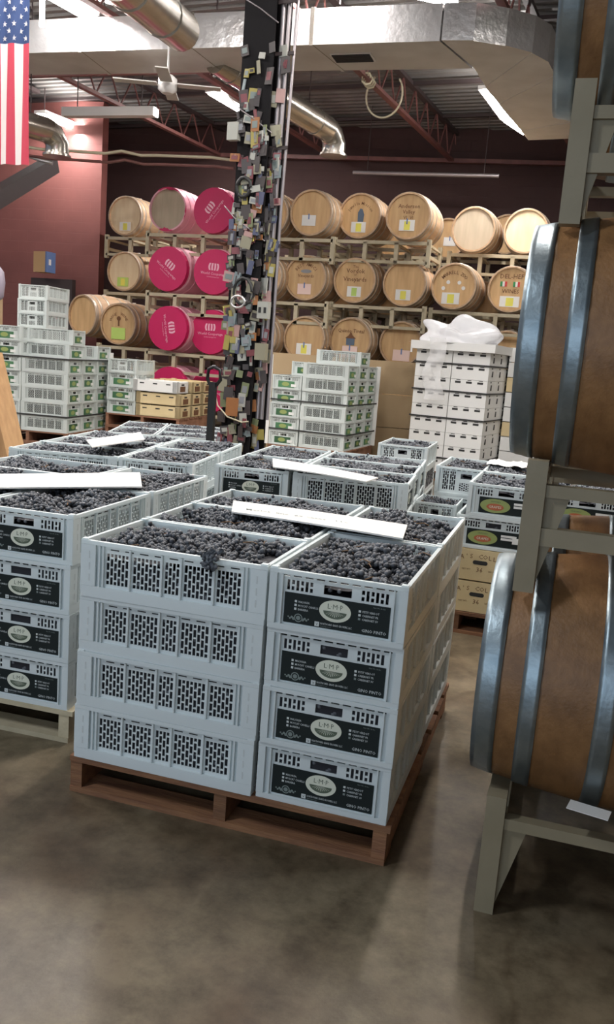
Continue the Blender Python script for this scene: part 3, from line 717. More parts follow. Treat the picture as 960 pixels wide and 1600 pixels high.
# ------------------------------------------------------------------ loads at right, behind the nearest pallet
def yellow_box(lab, x, y, z, rz, w=.40, d=.60, h=.172, txt=True, grp='yellow wooden grape boxes', scale=None):
    r = empty('grape_box', (x, y, z), rz, label=lab, cat='box', group=grp)
    g = MB(); t = .012
    g.box((-w/2, -d/2, .004), (w/2, -d/2+t, h), 'yellow_box'); g.build('end_panel', r)
    g = MB(); g.box((-w/2, d/2-t, .004), (w/2, d/2, h), 'yellow_box'); g.build('end_panel', r)
    for s in (-1, 1):
        g = MB(); g.box((min(s*w/2, s*(w/2-t)), -d/2+t, .004), (max(s*w/2, s*(w/2-t)), d/2-t, h-.012), 'yellow_box'); g.build('side_panel', r)
    g = MB(); g.box((-w/2+t, -d/2+t, .004), (w/2-t, d/2-t, .012), 'yellow_box'); g.build('base', r)
    if txt:
        g = MB(); e = -d/2-.001
        s = "UVA'S COLLINA"
        for i, c in enumerate(s):
            a = (i-(len(s)-1)/2); text(g, c, .034, (lambda a_: (lambda u, v: (a_*.0245+u, e, .125+v-.0006*a_*a_)))(a), 'brand')
        text(g, '36', .036, lambda u, v: (u, e, .052+v), 'brand'); text(g, 'NET WT.', .012, lambda u, v: (-.07+u, e, .058+v), 'brand'); text(g, 'LBS. NET', .012, lambda u, v: (.07+u, e, .058+v), 'brand')
        text(g, '~ M', .03, lambda u, v: (.13+u, e, .02+v), 'brand')
        g.build('lettering', r)
        g = MB(); n = 10
        vs = [(.028+.011*math.cos(-PI/2+PI*k/n), e, .103+.011*math.sin(-PI/2+PI*k/n)) for k in range(n+1)]+[(-.028-.011*math.cos(-PI/2+PI*k/n), e, .103-.011*math.sin(-PI/2+PI*k/n)) for k in range(n+1)]
        g.add(vs, [tuple(range(len(vs)))], 'slot_dark'); g.build('hand_hole', r)
    return r
P6 = Pallet(-.12, 2.33, rad(-1), DK)
pallet(Pallet(.93, 2.30, rad(-1), 0), 0, 'pallet_orange', 'wooden pallet under the yellow boxes right of the nearest pallet', w=1.06, h=.12)
for lv in range(2):
    for c_ in range(2):
        for rr in range(2):
            x, y, _ = P6.w(.2+c_*.41, .30+rr*.61)
            x -= .09
            yellow_box('yellow wooden grape box lettered 36, %s layer, %s, %s' % (NAMES[lv], ['left column', 'column behind the near barrel rack'][c_], ['front row', 'back row'][rr]), x, y, DK+lv*.176, P6.rz)
            put_crate(P_OVL, P6, .2+c_*.41-(.04 if lv == 0 else 0), .30+rr*.61, DK+.352+lv*.175, False, 'oval-label white crate, %s one, %s, %s, on yellow boxes' % (['lower', 'upper'][lv], ['left column', 'right column'][c_], ['front row', 'back row'][rr]), GR[(c_+rr) % 3] if lv else GLOW)
x, y, _ = P6.w(.12, .62, 0)
# crumpled white paper over the back crates
g = MB(); nn = 10; R3 = random.Random(8); hh = [[R3.uniform(0, .02) for _ in range(nn+1)] for _ in range(nn+1)]
vs = [(-.10+.24*i/nn, -.02+.30*j/nn+.02*math.sin(i), hh[i][j]*.7+.006) for i in range(nn+1) for j in range(nn+1)]
fs = [(i*(nn+1)+j, (i+1)*(nn+1)+j, (i+1)*(nn+1)+j+1, i*(nn+1)+j+1) for i in range(nn) for j in range(nn)]
g.add(vs, fs, 'paper', True); g.build('liner_paper', label='crumpled white liner paper on the crates behind the oval-label ones', cat='paper', loc=P6.w(.10, .85, DK+.71))
P7 = Pallet(-.385, 2.97, rad(0), DK)
pallet(Pallet(-.02, 2.62, 0, 0), 0, 'pallet_orange', 'narrow wooden pallet between the two right-hand loads', w=.42, d=.95, h=.12)
for lv in range(4):
    put_crate(P_VNT, P7, .185, .30, DK+lv*.175, False, 'plain vented white crate, %s layer, between the right-hand loads' % NAMES[lv], GRN if lv == 3 else GLOW)
for lv in range(3):
    x, y, _ = P7.w(.065, -.205)
    o = dup(P_VNT, (x, y, DK+lv*.175), 0, label='small vented white crate, %s layer, in front of the plain vented stack' % NAMES[lv], group='stacked plastic harvest crates', scale=(.66, .5, 1))
    dup(GRN if lv == 2 else GLOW, (x, y, DK+lv*.175), 0, label='dark grapes in the small vented crate, %s layer, between right-hand loads' % NAMES[lv], group='dark wine grapes in crates', scale=(.66, .5, 1))
P8 = Pallet(-.98, 4.02, rad(2), DK)
pallet(Pallet(-.60, 4.02, rad(2), 0), 0, 'pallet_orange', 'narrow wooden pallet under the lone vented stack before the white cartons', w=.42, d=.62, h=.12)
for lv in range(4):
    put_crate(P_VNT, P8, .185, .31, DK+lv*.175, False, 'plain vented white crate, %s layer, lone stack before the white cartons' % NAMES[lv], GRN if lv == 3 else GLOW)

# ------------------------------------------------------------------ far crate towers
def tower_pallets(P, n, who, h=.145, w=1.02, d=1.22):
    for k in range(n): pallet(P, k*h, 'pallet_red', '%s wooden pallet of the pile under %s' % (NAMES[k], who), h=h, w=w, d=d)
L0 = atd(104, 672, 10.3); ZL = .29
PL = Pallet(L0.x, L0.y, rad(6), ZL)
tower_pallets(PL, 2, 'the tall left crate stack')
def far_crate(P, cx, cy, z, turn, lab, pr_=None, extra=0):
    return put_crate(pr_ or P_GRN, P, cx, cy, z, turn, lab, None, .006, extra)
for lv in range(5):
    for k in range(3): far_crate(PL, -.30, .2+k*.405, ZL+lv*.175, True, 'empty grey-white crate, %s layer, %s of right part, tall left stack' % (NAMES[lv], ['front', 'middle', 'back'][k]))
far_crate(PL, -.30, .2+.405*2, ZL+5*.175, True, 'empty crate on sixth layer at the back of the tall left stack')
far_crate(PL, -.34, .36, ZL+5*.175, True, 'lower of two empty crates set askew on the tall left stack', extra=-.06)
far_crate(PL, -.36, .38, ZL+6*.175, True, 'upper of two empty crates set askew on the tall left stack', extra=.07)
for lv in range(7): far_crate(PL, -.81, .30, ZL+lv*.175, False, 'empty green-label crate, %s layer, front left column, tall left stack' % NAMES[lv])
for lv in range(10): far_crate(PL, -.81, .92, ZL+lv*.175, False, 'empty vented crate, %s layer, tallest column of the tall left stack' % NAMES[lv], P_VNTF)
for lv in range(7): far_crate(PL, -1.24, .5, ZL+lv*.175, False, 'empty green-label crate, %s layer, leftmost column beside the leaning planks' % NAMES[lv])
def strap(P, z, x0, x1, y0, y1, lab):
    g = MB(); e = .008; c = [P.w(x0-e, y0-e, z), P.w(x1+e, y0-e, z), P.w(x1+e, y1+e, z), P.w(x0-e, y1+e, z)]
    for i in range(4): g.bar(c[i], c[(i+1) % 4], .006, .018, 'rubber')
    g.build('strap', label=lab, cat='strap', group='dark straps around the crate stacks')
strap(PL, ZL+.175*5+.0, -1.03, 0, 0, 1.22, 'upper dark strap around the tall left crate stack')
strap(PL, ZL+.175*1.1, -1.03, 0, 0, 1.22, 'lower dark strap around the tall left crate stack')
g = MB(); g.box((-.01, -.01, 0), (.03, .03, .98), 'paper'); g.build('corner_board', label='white corner board at the back edge of the tall left stack', cat='corner board', loc=PL.w(.005, 1.19, ZL), rz=PL.rz)

R0 = atd(536, 706, 10.9); ZR = max(.145, R0.z)
NR = 2; ZR = .29
R0 = atd(536, 706, (CAM.z-ZR)/(-ray(536, 706).z)); PR = Pallet(R0.x, R0.y, rad(-4), ZR)
tower_pallets(PR, NR, 'the crate stack right of the pillar')
for lv in range(6):
    for k in range(3): far_crate(PR, -.30, .2+k*.405, ZR+lv*.175, True, 'empty grey-white crate, %s layer, %s of right part, stack beside pillar' % (NAMES[lv], ['front', 'middle', 'back'][k]))
far_crate(PR, -.30, .2+.405, ZR+6*.175, True, 'single empty crate topping the stack beside the pillar')
for lv in range(5): far_crate(PR, -.81, .30, ZR+lv*.175, False, 'empty green-label crate, %s layer, front left column, stack beside pillar' % NAMES[lv])
for lv in range(6): far_crate(PR, -.81, .92, ZR+lv*.175, False, 'empty crate, %s layer, back left column, stack beside pillar' % NAMES[lv])
strap(PR, ZR+.175*3.25, -1.05, .02, 0, 1.24, 'upper dark strap around the stack beside the pillar')
strap(PR, ZR+.175*1.15, -1.05, .02, 0, 1.24, 'lower dark strap around the stack beside the pillar')
for x_, y_, h_, lab in ((-1.06, 0, 1.12, 'white corner board on the left front edge of the stack beside the pillar'), (.0, 1.2, 1.06, 'white corner board on the right back edge of the stack beside the pillar')):
    g = MB(); g.box((-.012, -.012, 0), (.045, .006, h_), 'paper'); g.box((-.012, -.012, 0), (.0, .045, h_), 'paper'); g.build('corner_board', label=lab, cat='corner board', loc=PR.w(x_, y_, ZR), rz=PR.rz)

# yellow and grey crates by the barrels, left of the pillar
Y0 = atd(280, 655, 11.0); PY = Pallet(Y0.x, Y0.y, rad(4), .435)
PY.z = Y0.z; nP = 3; hP = (Y0.z)/3
tower_pallets(PY, 3, 'the yellow crates', h=hP)
def small_box(mname, lab, P, cx, cy, z, turn, w=.40, d=.60, h=.152, cat='box', darklab=True):
    x, y, _ = P.w(cx, cy); r = empty('produce_box', (x, y, z), P.rz+(PI/2 if turn else 0), label=lab, cat=cat, group='cartons and boxes by the barrels')
    g = MB(); t = .01
    for a, b in (((-w/2, -d/2), (w/2, -d/2+t)), ((-w/2, d/2-t), (w/2, d/2)), ((-w/2, -d/2), (-w/2+t, d/2)), ((w/2-t, -d/2), (w/2, d/2))): g.box((a[0], a[1], .004), (b[0], b[1], h-.006), mname)
    g.box((-w/2, -d/2, .004), (w/2, d/2, .012), mname)
    for sx_ in (-1, 1):
        for sy in (-1, 1): g.box((sx_*(w/2-.03)-.03, sy*(d/2-.03)-.03, .004), (sx_*(w/2-.03)+.03, sy*(d/2-.03)+.03, h), mname)
    g.build('box_body', r)
    g = MB()
    for s in (-1, 1):
        yy = s*(d/2+.001); g.add([(-.05, yy, h*.66), (.05, yy, h*.66), (.05, yy, h*.8), (-.05, yy, h*.8)], [(0, 1, 2, 3)], 'slot_dark')
        xx = s*(w/2+.001)
        for q in (-.18, 0, .18): g.add([(xx, q-.03, h*.66), (xx, q+.03, h*.66), (xx, q+.03, h*.76), (xx, q-.03, h*.76)], [(0, 1, 2, 3)], 'slot_dark')
    g.build('hand_slot', r)
    if darklab:
        g = MB(); g.box((-.09, -d/2-.003, h*.15), (.09, -d/2, h*.6), 'brand'); g.build('label', r); g = MB(); g.box((-.09, d/2, h*.15), (.09, d/2+.003, h*.6), 'brand'); g.build('label', r)
    return r
for lv in range(2):
    for k in range(3): small_box('yellow_box', 'yellow produce box, %s layer, %s, by the pink barrels' % (NAMES[lv], ['front', 'middle', 'back'][k]), PY, -.30, .2+k*.41, Y0.z+lv*.158, True)
small_box('white_box', 'white carton lying on the yellow produce boxes', PY, -.34, .18, Y0.z+2*.158, True, darklab=True)
for k in (1, 2): small_box('yellow_box', 'yellow produce box, third layer, %s, by the pink barrels' % ['', 'middle', 'back'][k], PY, -.30, .2+k*.41, Y0.z+2*.158, True)
for lv in range(3): far_crate(PY, -.81, .30, Y0.z+lv*.175, False, 'empty green-label crate, %s layer, beside the yellow boxes' % NAMES[lv])
far_crate(PY, -.81, .30, Y0.z+3*.175, False, 'empty vented crate topping the column beside the yellow boxes', P_VNTF)
far_crate(PY, -.81, .92, Y0.z, False, 'empty crate behind the column beside the yellow boxes, lowest', P_VNTF)

# white cartons with slots
W0 = atd(768, 552, 10.3); PW = Pallet(W0.x, W0.y, rad(-9), 0)
bh = .166; nrow = 9; zt = W0.z; zb = zt-nrow*bh
PROT = None
def carton(lab, P, cx, cy, z, w=.46, d=.37, h=.163):
    x, y, _ = P.w(cx, cy); g = MB(); g.box((-w/2, -d/2, 0), (w/2, d/2, h), 'white_box')
    for q in (-.14, 0, .14):
        for s in (-1, 1):
            yy = s*(d/2+.001); g.add([(q-.036, yy, h*.72), (q+.036, yy, h*.72), (q+.036, yy, h*.87), (q-.036, yy, h*.87)], [(0, 1, 2, 3)], 'slot_dark')
            g.add([(q-.02, yy, h*.93), (q+.03, yy, h*.93), (q+.03, yy, h*.98), (q-.02, yy, h*.98)], [(0, 1, 2, 3)], 'slot_dark')
    for s in (-1, 1):
        xx = s*(w/2+.001); g.add([(xx, -.035, h*.30), (xx, .035, h*.30), (xx, .035, h*.72), (xx, -.02, h*.72)], [(0, 1, 2, 3)], 'slot_dark')
        g.add([(xx, -.05, h*.86), (xx, .0, h*.86), (xx, .0, h*.97), (xx, -.05, h*.97)], [(0, 1, 2, 3)], 'slot_dark')
    return g, (x, y, z)
cproto = None
for lv in range(nrow):
    for c_ in range(2):
        for k in range(3):
            lab = 'white slotted carton, %s layer, %s column, %s row, beside the near barrels' % (NAMES[lv], ['right', 'left'][c_], ['front', 'middle', 'back'][k])
            g, loc = carton(lab, PW, -.235-c_*.47, .19+k*.375, zb+lv*bh)
            if cproto is None: cproto = g.build('carton', label=lab, cat='carton', group='white slotted cartons', loc=loc, rz=PW.rz)
            else: dup(cproto, loc, PW.rz, label=lab, group='white slotted cartons')
if zb > .02: pallet(PW, 0, 'pallet_orange', 'wooden pallet under the white slotted cartons', w=.96, d=1.12, h=zb)
for i, lv in enumerate((1, 4, 6, 8)): strap(PW, zb+lv*bh+.01, -.945, .0, 0, 1.12, '%s dark strap around the white cartons' % ['lowest', 'second', 'third', 'topmost'][i])
g = MB(); g.box((-1.0, -.06, 0), (.06, 1.18, .10), 'white_box'); g.box((-1.0, -.06, .02), (-.98, -.04, -.05), 'white_box'); g.build('white_cover', label='white lid sheet covering the top of the white cartons', cat='lid', loc=PW.w(0, 0, zt), rz=PW.rz)
bm = bmesh.new(); bmesh.ops.create_icosphere(bm, subdivisions=5, radius=1)
R4 = random.Random(2); pk = [(Vector((R4.gauss(0, 1), R4.gauss(0, 1), R4.gauss(0, 1))).normalized(), R4.uniform(4, 11), R4.uniform(.03, .09)) for _ in range(12)]
for v in bm.verts:
    d = 1+sum(a*math.sin(n_.dot(v.co)*f_+n_.x*7) for n_, f_, a in pk); v.co = Vector((v.co.x*.46*d, v.co.y*.32*d, max(-.03, v.co.z*.25*d)))
me = bpy.data.meshes.new('plastic_wrap'); bm.to_mesh(me); bm.free(); me.materials.append(M['bag'])
for p_ in me.polygons: p_.use_smooth = True
o = bpy.data.objects.new('plastic_wrap', me); C.objects.link(o); o.location = PW.w(-.50, .35, zt+.12); o.rotation_euler[2] = PW.rz
tag(o, 'crumpled clear plastic wrap heaped on top of the white cartons', 'plastic wrap')
g = MB(); vs = []; nn = 14
for i in range(nn+1):
    for j in range(5): vs.append((-.10+.05*j+.03*math.sin(i*.6)+(j-2)*.012*i/nn, -.02-.02*math.sin(i*.9+j*1.3), -.75*i/nn))
g.add(vs, [(i*5+j, i*5+j+1, (i+1)*5+j+1, (i+1)*5+j) for i in range(nn) for j in range(4)], 'film', True); g.build('film_tail', o)
o.children[0].location = (-.15, -.45, .02)
# slim white/yellow stack behind, by the near barrels
SW = atd(790, 560, 12.0)
g = MB()
for k in range(9):
    g.box((-.02, 0, k*.19), (.55, .5, k*.19+.18), 'white_box' if k % 3 else 'yellow_box')
g.build('carton_stack', label='tall narrow stack of pale cartons seen edge-on beside the near barrels', cat='cartons', loc=(SW.x+.15, SW.y-1.0, 0.02))

# tan boards behind the stack right of the pillar
a = atd(425, 548, 11.9); b_ = atd(655, 578, 11.9)
for k in range(3):
    g = MB(); A = Vector((a.x, a.y, a.z-.02-k*.46)); B2 = Vector((b_.x, b_.y, a.z-.02-k*.46)); g.bar(A+Vector((0, k*.004, -.225)), B2+Vector((0, k*.004, -.225)), .03, .45, 'tan_board')
    o = g.build('fibre_board', label='%s tan board standing behind the stack beside the pillar' % ['topmost', 'middle', 'lowest'][k], cat='board', group='tan boards')

# leaning planks at left edge
for k in range(7):
    g = MB(); x0 = k*.035
    base = Vector((-3.58-k*.052, 3.38+.02*k, 0)); top_ = base+Vector((-.42, .06, 1.26+.015*(k % 3)))
    g.bar(base+Vector((.08, 0, 0)), top_+Vector((.08, .0, 0)), .2, .036, 'ply'); g.build('plank', label='brown plank leaning at the left edge, %s from the right' % ['first', 'second', 'third', 'fourth', 'fifth', 'sixth', 'seventh'][k], cat='plank', group='planks leaning at the left edge')
# post with wrapped bundle far left
c = atd(-5, 452, 12.5)
r = empty('wrapped_post', (c.x, c.y, 0), label='brown post with greyish plastic-wrapped top at the extreme left edge', cat='post')
g = MB(); g.box((-.06, -.06, 0), (.06, .06, c.z-.05), 'tan_board'); g.build('post', r)
g = MB(); g.tube([(0, 0, c.z-.15), (0, 0, c.z-.1), (0, 0, c.z+.1), (0, 0, c.z+.25), (0, 0, c.z+.34)], [.06, .10, .12, .10, .03], 'violet_bag', 14); g.build('wrapped_top', r)
# small box on the red wall
c = atd(69, 410, 15.6); r = empty('wall_box', c, rad(-8), label='tan cardboard box with blue side mounted on the red wall', cat='box')
g = MB(); g.box((-.14, -.12, -.18), (.13, .12, .18), 'cardboard'); g.build('box_body', r); g = MB(); g.box((.13, -.12, -.18), (.16, .12, .18), 'blue'); g.build('side_panel', r); g = MB(); g.box((.16, -.06, -.05), (.163, .0, .05), 'paper'); g.build('sticker', r)

# black jack handle standing between the left loads
c = atd(334, 585, 6.15); r = empty('pallet_jack', (c.x, c.y, 0), label='black pallet jack with upright handle behind the left loads', cat='pallet jack')
g = MB(); g.box((-.024, -.02, .1), (.024, .02, 1.18), 'black'); g.build('handle_post', r)
g = MB(); g.tube([(-.01, 0, 1.14), (-.045, 0, 1.20), (-.04, 0, 1.27), (.0, 0, 1.29), (.05, 0, 1.27), (.055, 0, 1.20), (.01, 0, 1.14)], .014, 'black', 8); g.build('grip', r)
g = MB(); g.box((-.12, -.06, .03), (.12, .12, .2), 'black'); g.build('pump_body', r)
for s in (-1, 1):
    g = MB(); g.tube([(s*.05-.02, 0, .09), (s*.05+.02, 0, .09)], .09, 'rubber', 16); g.build('wheel', r)

# ------------------------------------------------------------------ cluttered pillar
CP = atd(391, 500, 6.75); CP = Vector((CP.x, CP.y, 0))
colm = empty('pillar', CP, rad(-8), kind='structure')
g = MB(); g.box((-.13, -.13, 0), (.13, -.115, DECK), 'column_steel'); g.box((-.13, .115, 0), (.13, .13, DECK), 'column_steel'); g.box((-.008, -.115, 0), (.008, .115, DECK), 'column_steel'); g.build('steel_section', colm)
for k, (x_, r_) in enumerate(((.15, .020), (.19, .016), (.245, .012))):
    g = MB(); g.tube([(x_, -.05-.01*k, .9), (x_+.0, -.05-.01*k, 2.5), (x_+.01*k, -.05, 4.0), (x_+.03*k, -.05, DECK)], r_, 'conduit', 8); g.build('conduit', colm)
for z_ in (2.2, 2.9, 3.55, 3.9, 4.5):
    g = MB(); g.box((.12, -.085, z_), (.27, -.075, z_+.025), 'dark_steel'); g.build('pipe_clamp', colm)
R5 = random.Random(21)
for k in range(380):   # cards, tags and magnets stuck all over the front and edges
    z_ = R5.uniform(.5, 3.05) if k < 352 else R5.uniform(3.05, 3.6); w_, h_ = R5.uniform(.022, .085), R5.uniform(.03, .12)
    x_ = R5.uniform(-.13, .215); yb = -.132-R5.uniform(0, .03) if x_ < .12 else -.075-R5.uniform(0, .02); tl = R5.uniform(-.25, .25)
    g = MB(); T = Matrix.Translation((x_, yb, z_)) @ Matrix.Rotation(tl, 4, 'Y') @ Matrix.Rotation(R5.uniform(-.4, .4), 4, 'Z')
    mm = 'bits%d' % R5.choice([0, 0, 1, 2, 3, 3, 4, 5, 5, 6, 7, 8, 8, 8, 8, 8, 8, 9]); g.box((-w_/2, -.004, -h_/2), (w_/2, .004, h_/2), mm, T)
    if k % 2: g.box((-w_/3, -.006, -h_/4), (w_/3, -.003, h_/4), R5.choice(['ink', 'bits0', 'print_dim', 'bits8', 'bits3']), T)
    g.build(R5.choice(['card', 'magnet', 'tag']), colm)
for (x_, z_, s_, m_, n_) in ((-.15, 3.02, .09, 'bits0', 'cup'), (.2, 1.73, .09, 'bits0', 'outlet_cover'), (-.02, .98, .10, 'bits2', 'orange_tag'), (.2, 1.42, .09, 'bits5', 'junction_box')):
    g = MB(); g.box((x_-s_/2, -.18, z_-s_*.7), (x_+s_/2, -.13, z_+s_*.7), m_)
    if n_ == 'outlet_cover':
        for q in (-.022, .022): g.box((x_+q-.010, -.184, z_-.02), (x_+q+.010, -.18, z_+.02), 'slot_dark')
    g.build(n_, colm)
g = MB(); pts = [(.02+.085*math.cos(a_*.55), -.19+.004*a_, 1.86+.10*math.sin(a_*.55)) for a_ in range(24)]; g.tube(pts, .012, 'rubber', 6); g.build('coiled_black_cord', colm)
g = MB(); pts = [(.0+.06*math.cos(a_*.5), -.21, 1.78+.045*math.sin(a_*.5)) for a_ in range(14)]; g.tube(pts, .009, 'foil', 6); g.build('shiny_ring', colm)
g = MB(); pts = [(-.03+.06*math.cos(a_*.5), -.17, 2.62+.07*math.sin(a_*.5)) for a_ in range(13)]; g.tube(pts, .014, 'rubber', 6); g.build('black_cord_loop', colm)
g = MB(); g.tube([(-.2, -.15, 1.12), (-.15, -.17, .98), (-.05, -.18, .90), (.08, -.18, .87), (.13, -.16, .88)], .006, 'cable', 6); g.build('tan_cord', colm)
for (z_, sl) in ((4.35, -.14), (3.85, -.12), (3.1, -.16), (2.33, -.16)):
    g = MB(); g.tube([(-.20, -.15, z_+.16), (-.10, -.16, z_+.07), (.02, -.16, z_), (.15, -.12, z_-.09)], .005, 'conduit', 5); g.build('cord', colm)

# ------------------------------------------------------------------ barrels
BL = .95
def prof(t, Rh=.300):
    Rb = RBV[0]; return Rb-(Rb-Rh)*(2*t-1)**2
RBV = [.345]
def barrel_body(m, staves=30, nl=14, sub=2):
    g = MB(); n = staves*sub; vs = []
    for i in range(nl+1):
        t = i/nl; r_ = prof(t)
        for k in range(n):
            a = 2*PI*k/n; rr = r_-(.0022 if k % sub == 0 else 0); vs.append((rr*math.cos(a), t*BL, rr*math.sin(a)))
    fs = [(i*n+k, i*n+(k+1) % n, (i+1)*n+(k+1) % n, (i+1)*n+k) for i in range(nl) for k in range(n)]
    g.add(vs, fs, m, True)
    for yy, s in ((0, 1), (BL, -1)):   # chime ring
        vs = []; r1, r2 = prof(0), prof(0)-.022
        for k in range(n):
            a = 2*PI*k/n; vs += [(r1*math.cos(a), yy, r1*math.sin(a)), (r2*math.cos(a), yy, r2*math.sin(a)), (r2*math.cos(a), yy+s*.035, r2*math.sin(a))]
        g.add(vs, [(3*k, 3*k+1, 3*((k+1) % n)+1, 3*((k+1) % n)) for k in range(n)]+[(3*k+1, 3*k+2, 3*((k+1) % n)+2, 3*((k+1) % n)+1) for k in range(n)], m)
    return g
def head_disc(m, y, n=40, boards=7):
    g = MB(); r_ = prof(0)-.021
    for b in range(boards):
        x0 = -r_+2*r_*b/boards+.0012; x1 = -r_+2*r_*(b+1)/boards-.0012; vs = []
        xs = [x0+(x1-x0)*q/4 for q in range(5)]
        top = [(x_, y, math.sqrt(max(0, r_*r_-x_*x_))) for x_ in xs]; bot = [(x_, y, -math.sqrt(max(0, r_*r_-x_*x_))) for x_ in xs[::-1]]
        g.add(top+bot, [tuple(range(10))], m)
    g.add([(r_*math.cos(2*PI*k/n), y+.003 if y < .5 else y-.003, r_*math.sin(2*PI*k/n)) for k in range(n)], [tuple(range(n))], m)
    return g
def hoop(t0, t1, m, n=60):
    g = MB(); vs = []; q = 4
    for i in range(q+1):
        t = t0+(t1-t0)*i/q
        for k in range(n):
            a = 2*PI*k/n; r_ = prof(t)+.0035+(.0008 if i in (1, 3) else 0); vs.append((r_*math.cos(a), t*BL, r_*math.sin(a)))
    for t in (t1, t0):
        for k in range(n): a = 2*PI*k/n; vs.append(((prof(t)-.001)*math.cos(a), t*BL, (prof(t)-.001)*math.sin(a)))
    fs = [(i*n+k, i*n+(k+1) % n, (i+1)*n+(k+1) % n, (i+1)*n+k) for i in range(q+1) for k in range(n)]
    fs += [((q+2)*n+k, (q+2)*n+(k+1) % n, (k+1) % n, k) for k in range(n)]
    g.add(vs, fs, m, True); 
    a = rad(200); r_ = prof((t0+t1)/2)+.005
    for yy in (.35, .65):
        for a in (rad(203), rad(206)):
            c = Vector((r_*math.cos(a), (t0+(t1-t0)*yy)*BL, r_*math.sin(a))); g.box(c-Vector((.004, .004, .004)), c+Vector((.004, .004, .004)), m)
    return g
HT = [(0.0, .062), (.118, .165), (.305, .355)]
def make_barrel(bm_, hm, headm, name='wine_barrel', detail=True):
    r = barrel_body(bm_, 30 if detail else 24, 14 if detail else 10).build(name, label='x', cat='barrel')
    head_disc(headm, .03).build('head', r); head_disc(headm, BL-.03).build('head', r)
    for t0, t1 in HT:
        hoop(t0, t1, hm, 60 if detail else 36).build('hoop', r); hoop(1-t1, 1-t0, hm, 60 if detail else 36).build('hoop', r)
    g = MB(); g.tube([(0, BL/2, prof(.5)-.005), (0, BL/2, prof(.5)+.012)], .028, 'paper', 14); g.build('bung', r)
    return r
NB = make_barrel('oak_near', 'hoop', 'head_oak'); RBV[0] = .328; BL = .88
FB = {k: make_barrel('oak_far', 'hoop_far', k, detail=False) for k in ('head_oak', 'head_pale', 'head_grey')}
# pink wrapped barrel
def pink_barrel(torn=False):
    r = barrel_body('pink_wrap', 24, 10).build('wrapped_barrel', label='x', cat='barrel')
    hm = 'head_grey' if torn else 'pink'
    g = MB(); R_o = prof(0)+.004; n = 24
    if not torn:
        g.add([(R_o*math.cos(2*PI*k/n), -.006, R_o*math.sin(2*PI*k/n)) for k in range(n)], [tuple(range(n))], 'pink')
        vs = [(R_o*math.cos(2*PI*k/n), -.006, R_o*math.sin(2*PI*k/n)) for k in range(n)]+[((R_o+.008)*math.cos(2*PI*k/n), .06, (R_o+.008)*math.sin(2*PI*k/n)) for k in range(n)]
        g.add(vs, [(k, (k+1) % n, n+(k+1) % n, n+k) for k in range(n)], 'pink'); g.build('end_cover', r)
        g = MB()
        for k in range(4):  # barrel icon: curved upright bars
            x0 = -.058+k*.037; w_ = .013
            pts = [((x0+(x0)*.25*math.sin(PI*q/6)), .02+.095*q/6) for q in range(7)]
            for (xa, za), (xb, zb_) in zip(pts[:-1], pts[1:]): g.add([(xa-w_, -.008, za), (xa+w_, -.008, za), (xb+w_, -.008, zb_), (xb-w_, -.008, zb_)], [(0, 1, 2, 3)], 'pink_print')
        g.build('barrel_emblem', r); g = MB()
        text(g, 'World Cooperage', .052, lambda a_, b: (a_, -.008, -.04+b), 'pink_print'); text(g, 'worldcooperage.com', .022, lambda a_, b: (a_, -.008, -.075+b), 'pink_print')
        g.build('lettering', r)
    else:
        head_disc('head_grey', .03).build('head', r)
        g = MB(); Rr = random.Random(3)
        for a0, a1, dr in ((50, 125, .06), (245, 290, .07), (-30, 20, .03)):
            n2 = 8; vs = []
            for k in range(n2+1):
                a = rad(a0+(a1-a0)*k/n2); rr = R_o-dr*Rr.uniform(.3, 1)*math.sin(PI*k/n2); vs += [(R_o*math.cos(a), -.006, R_o*math.sin(a)), (rr*math.cos(a), -.006, rr*math.sin(a))]
            g.add(vs, [(2*k, 2*k+1, 2*k+3, 2*k+2) for k in range(n2)], 'pink')
        g.build('torn_cover', r)
    for t0, t1 in HT[1:]: hoop(t0, t1, 'pink_wrap', 36).build('hoop', r); hoop(1-t1, 1-t0, 'pink_wrap', 36).build('hoop', r)
    return r
PB = pink_barrel(); PBT = pink_barrel(True)
def paper_tag(o, x_, z_, w_, h_, m1, m2=None, pen=False):
    g = MB(); g.box((x_-w_/2, .020, z_-h_/2), (x_+w_/2, .024, z_+h_/2), m1)
    if m2: g.box((x_-w_*.18, .018, z_-h_*.42), (x_+w_*.2, .020, z_+h_*.36), m2)
    if pen: g.box((x_-.008, .014, z_+h_*.1), (x_+.008, .018, z_+h_*.62), 'blue')
    g.build('paper_tag', o)
def arc_text(g, s, size, R0_, cz, spread, m):
    n = len(s)
    for i, c in enumerate(s):
        a = (i-(n-1)/2)*spread
        def pl(u, v, a=a):
            x_ = R0_*math.sin(a)+u*math.cos(a)+v*math.sin(a); z_ = cz+R0_*math.cos(a)-u*math.sin(a)+v*math.cos(a); return (x_, .026, z_)
        text(g, c, size, pl, m)
BAZ = rad(-3.0)     # barrel axes point away from the camera, turned slightly clockwise
SC = 1.12
def far_barrel(px, py, r, kind, lab, scale=SC, roll=0.0, D=None, az=BAZ):
    D = D or FOC*.300*scale/r; c = atd(px, py, D)
    src = PB if kind == 'pink' else PBT if kind == 'torn' else FB[kind]
    o = dup(src, c, rot=(0, roll, az), label=lab, group='wine barrels racked along the back wall', scale=(scale,)*3)
    return o
far = {}
def FBX(key, *a, **k): far[key] = far_barrel(*a, **k); return far[key]
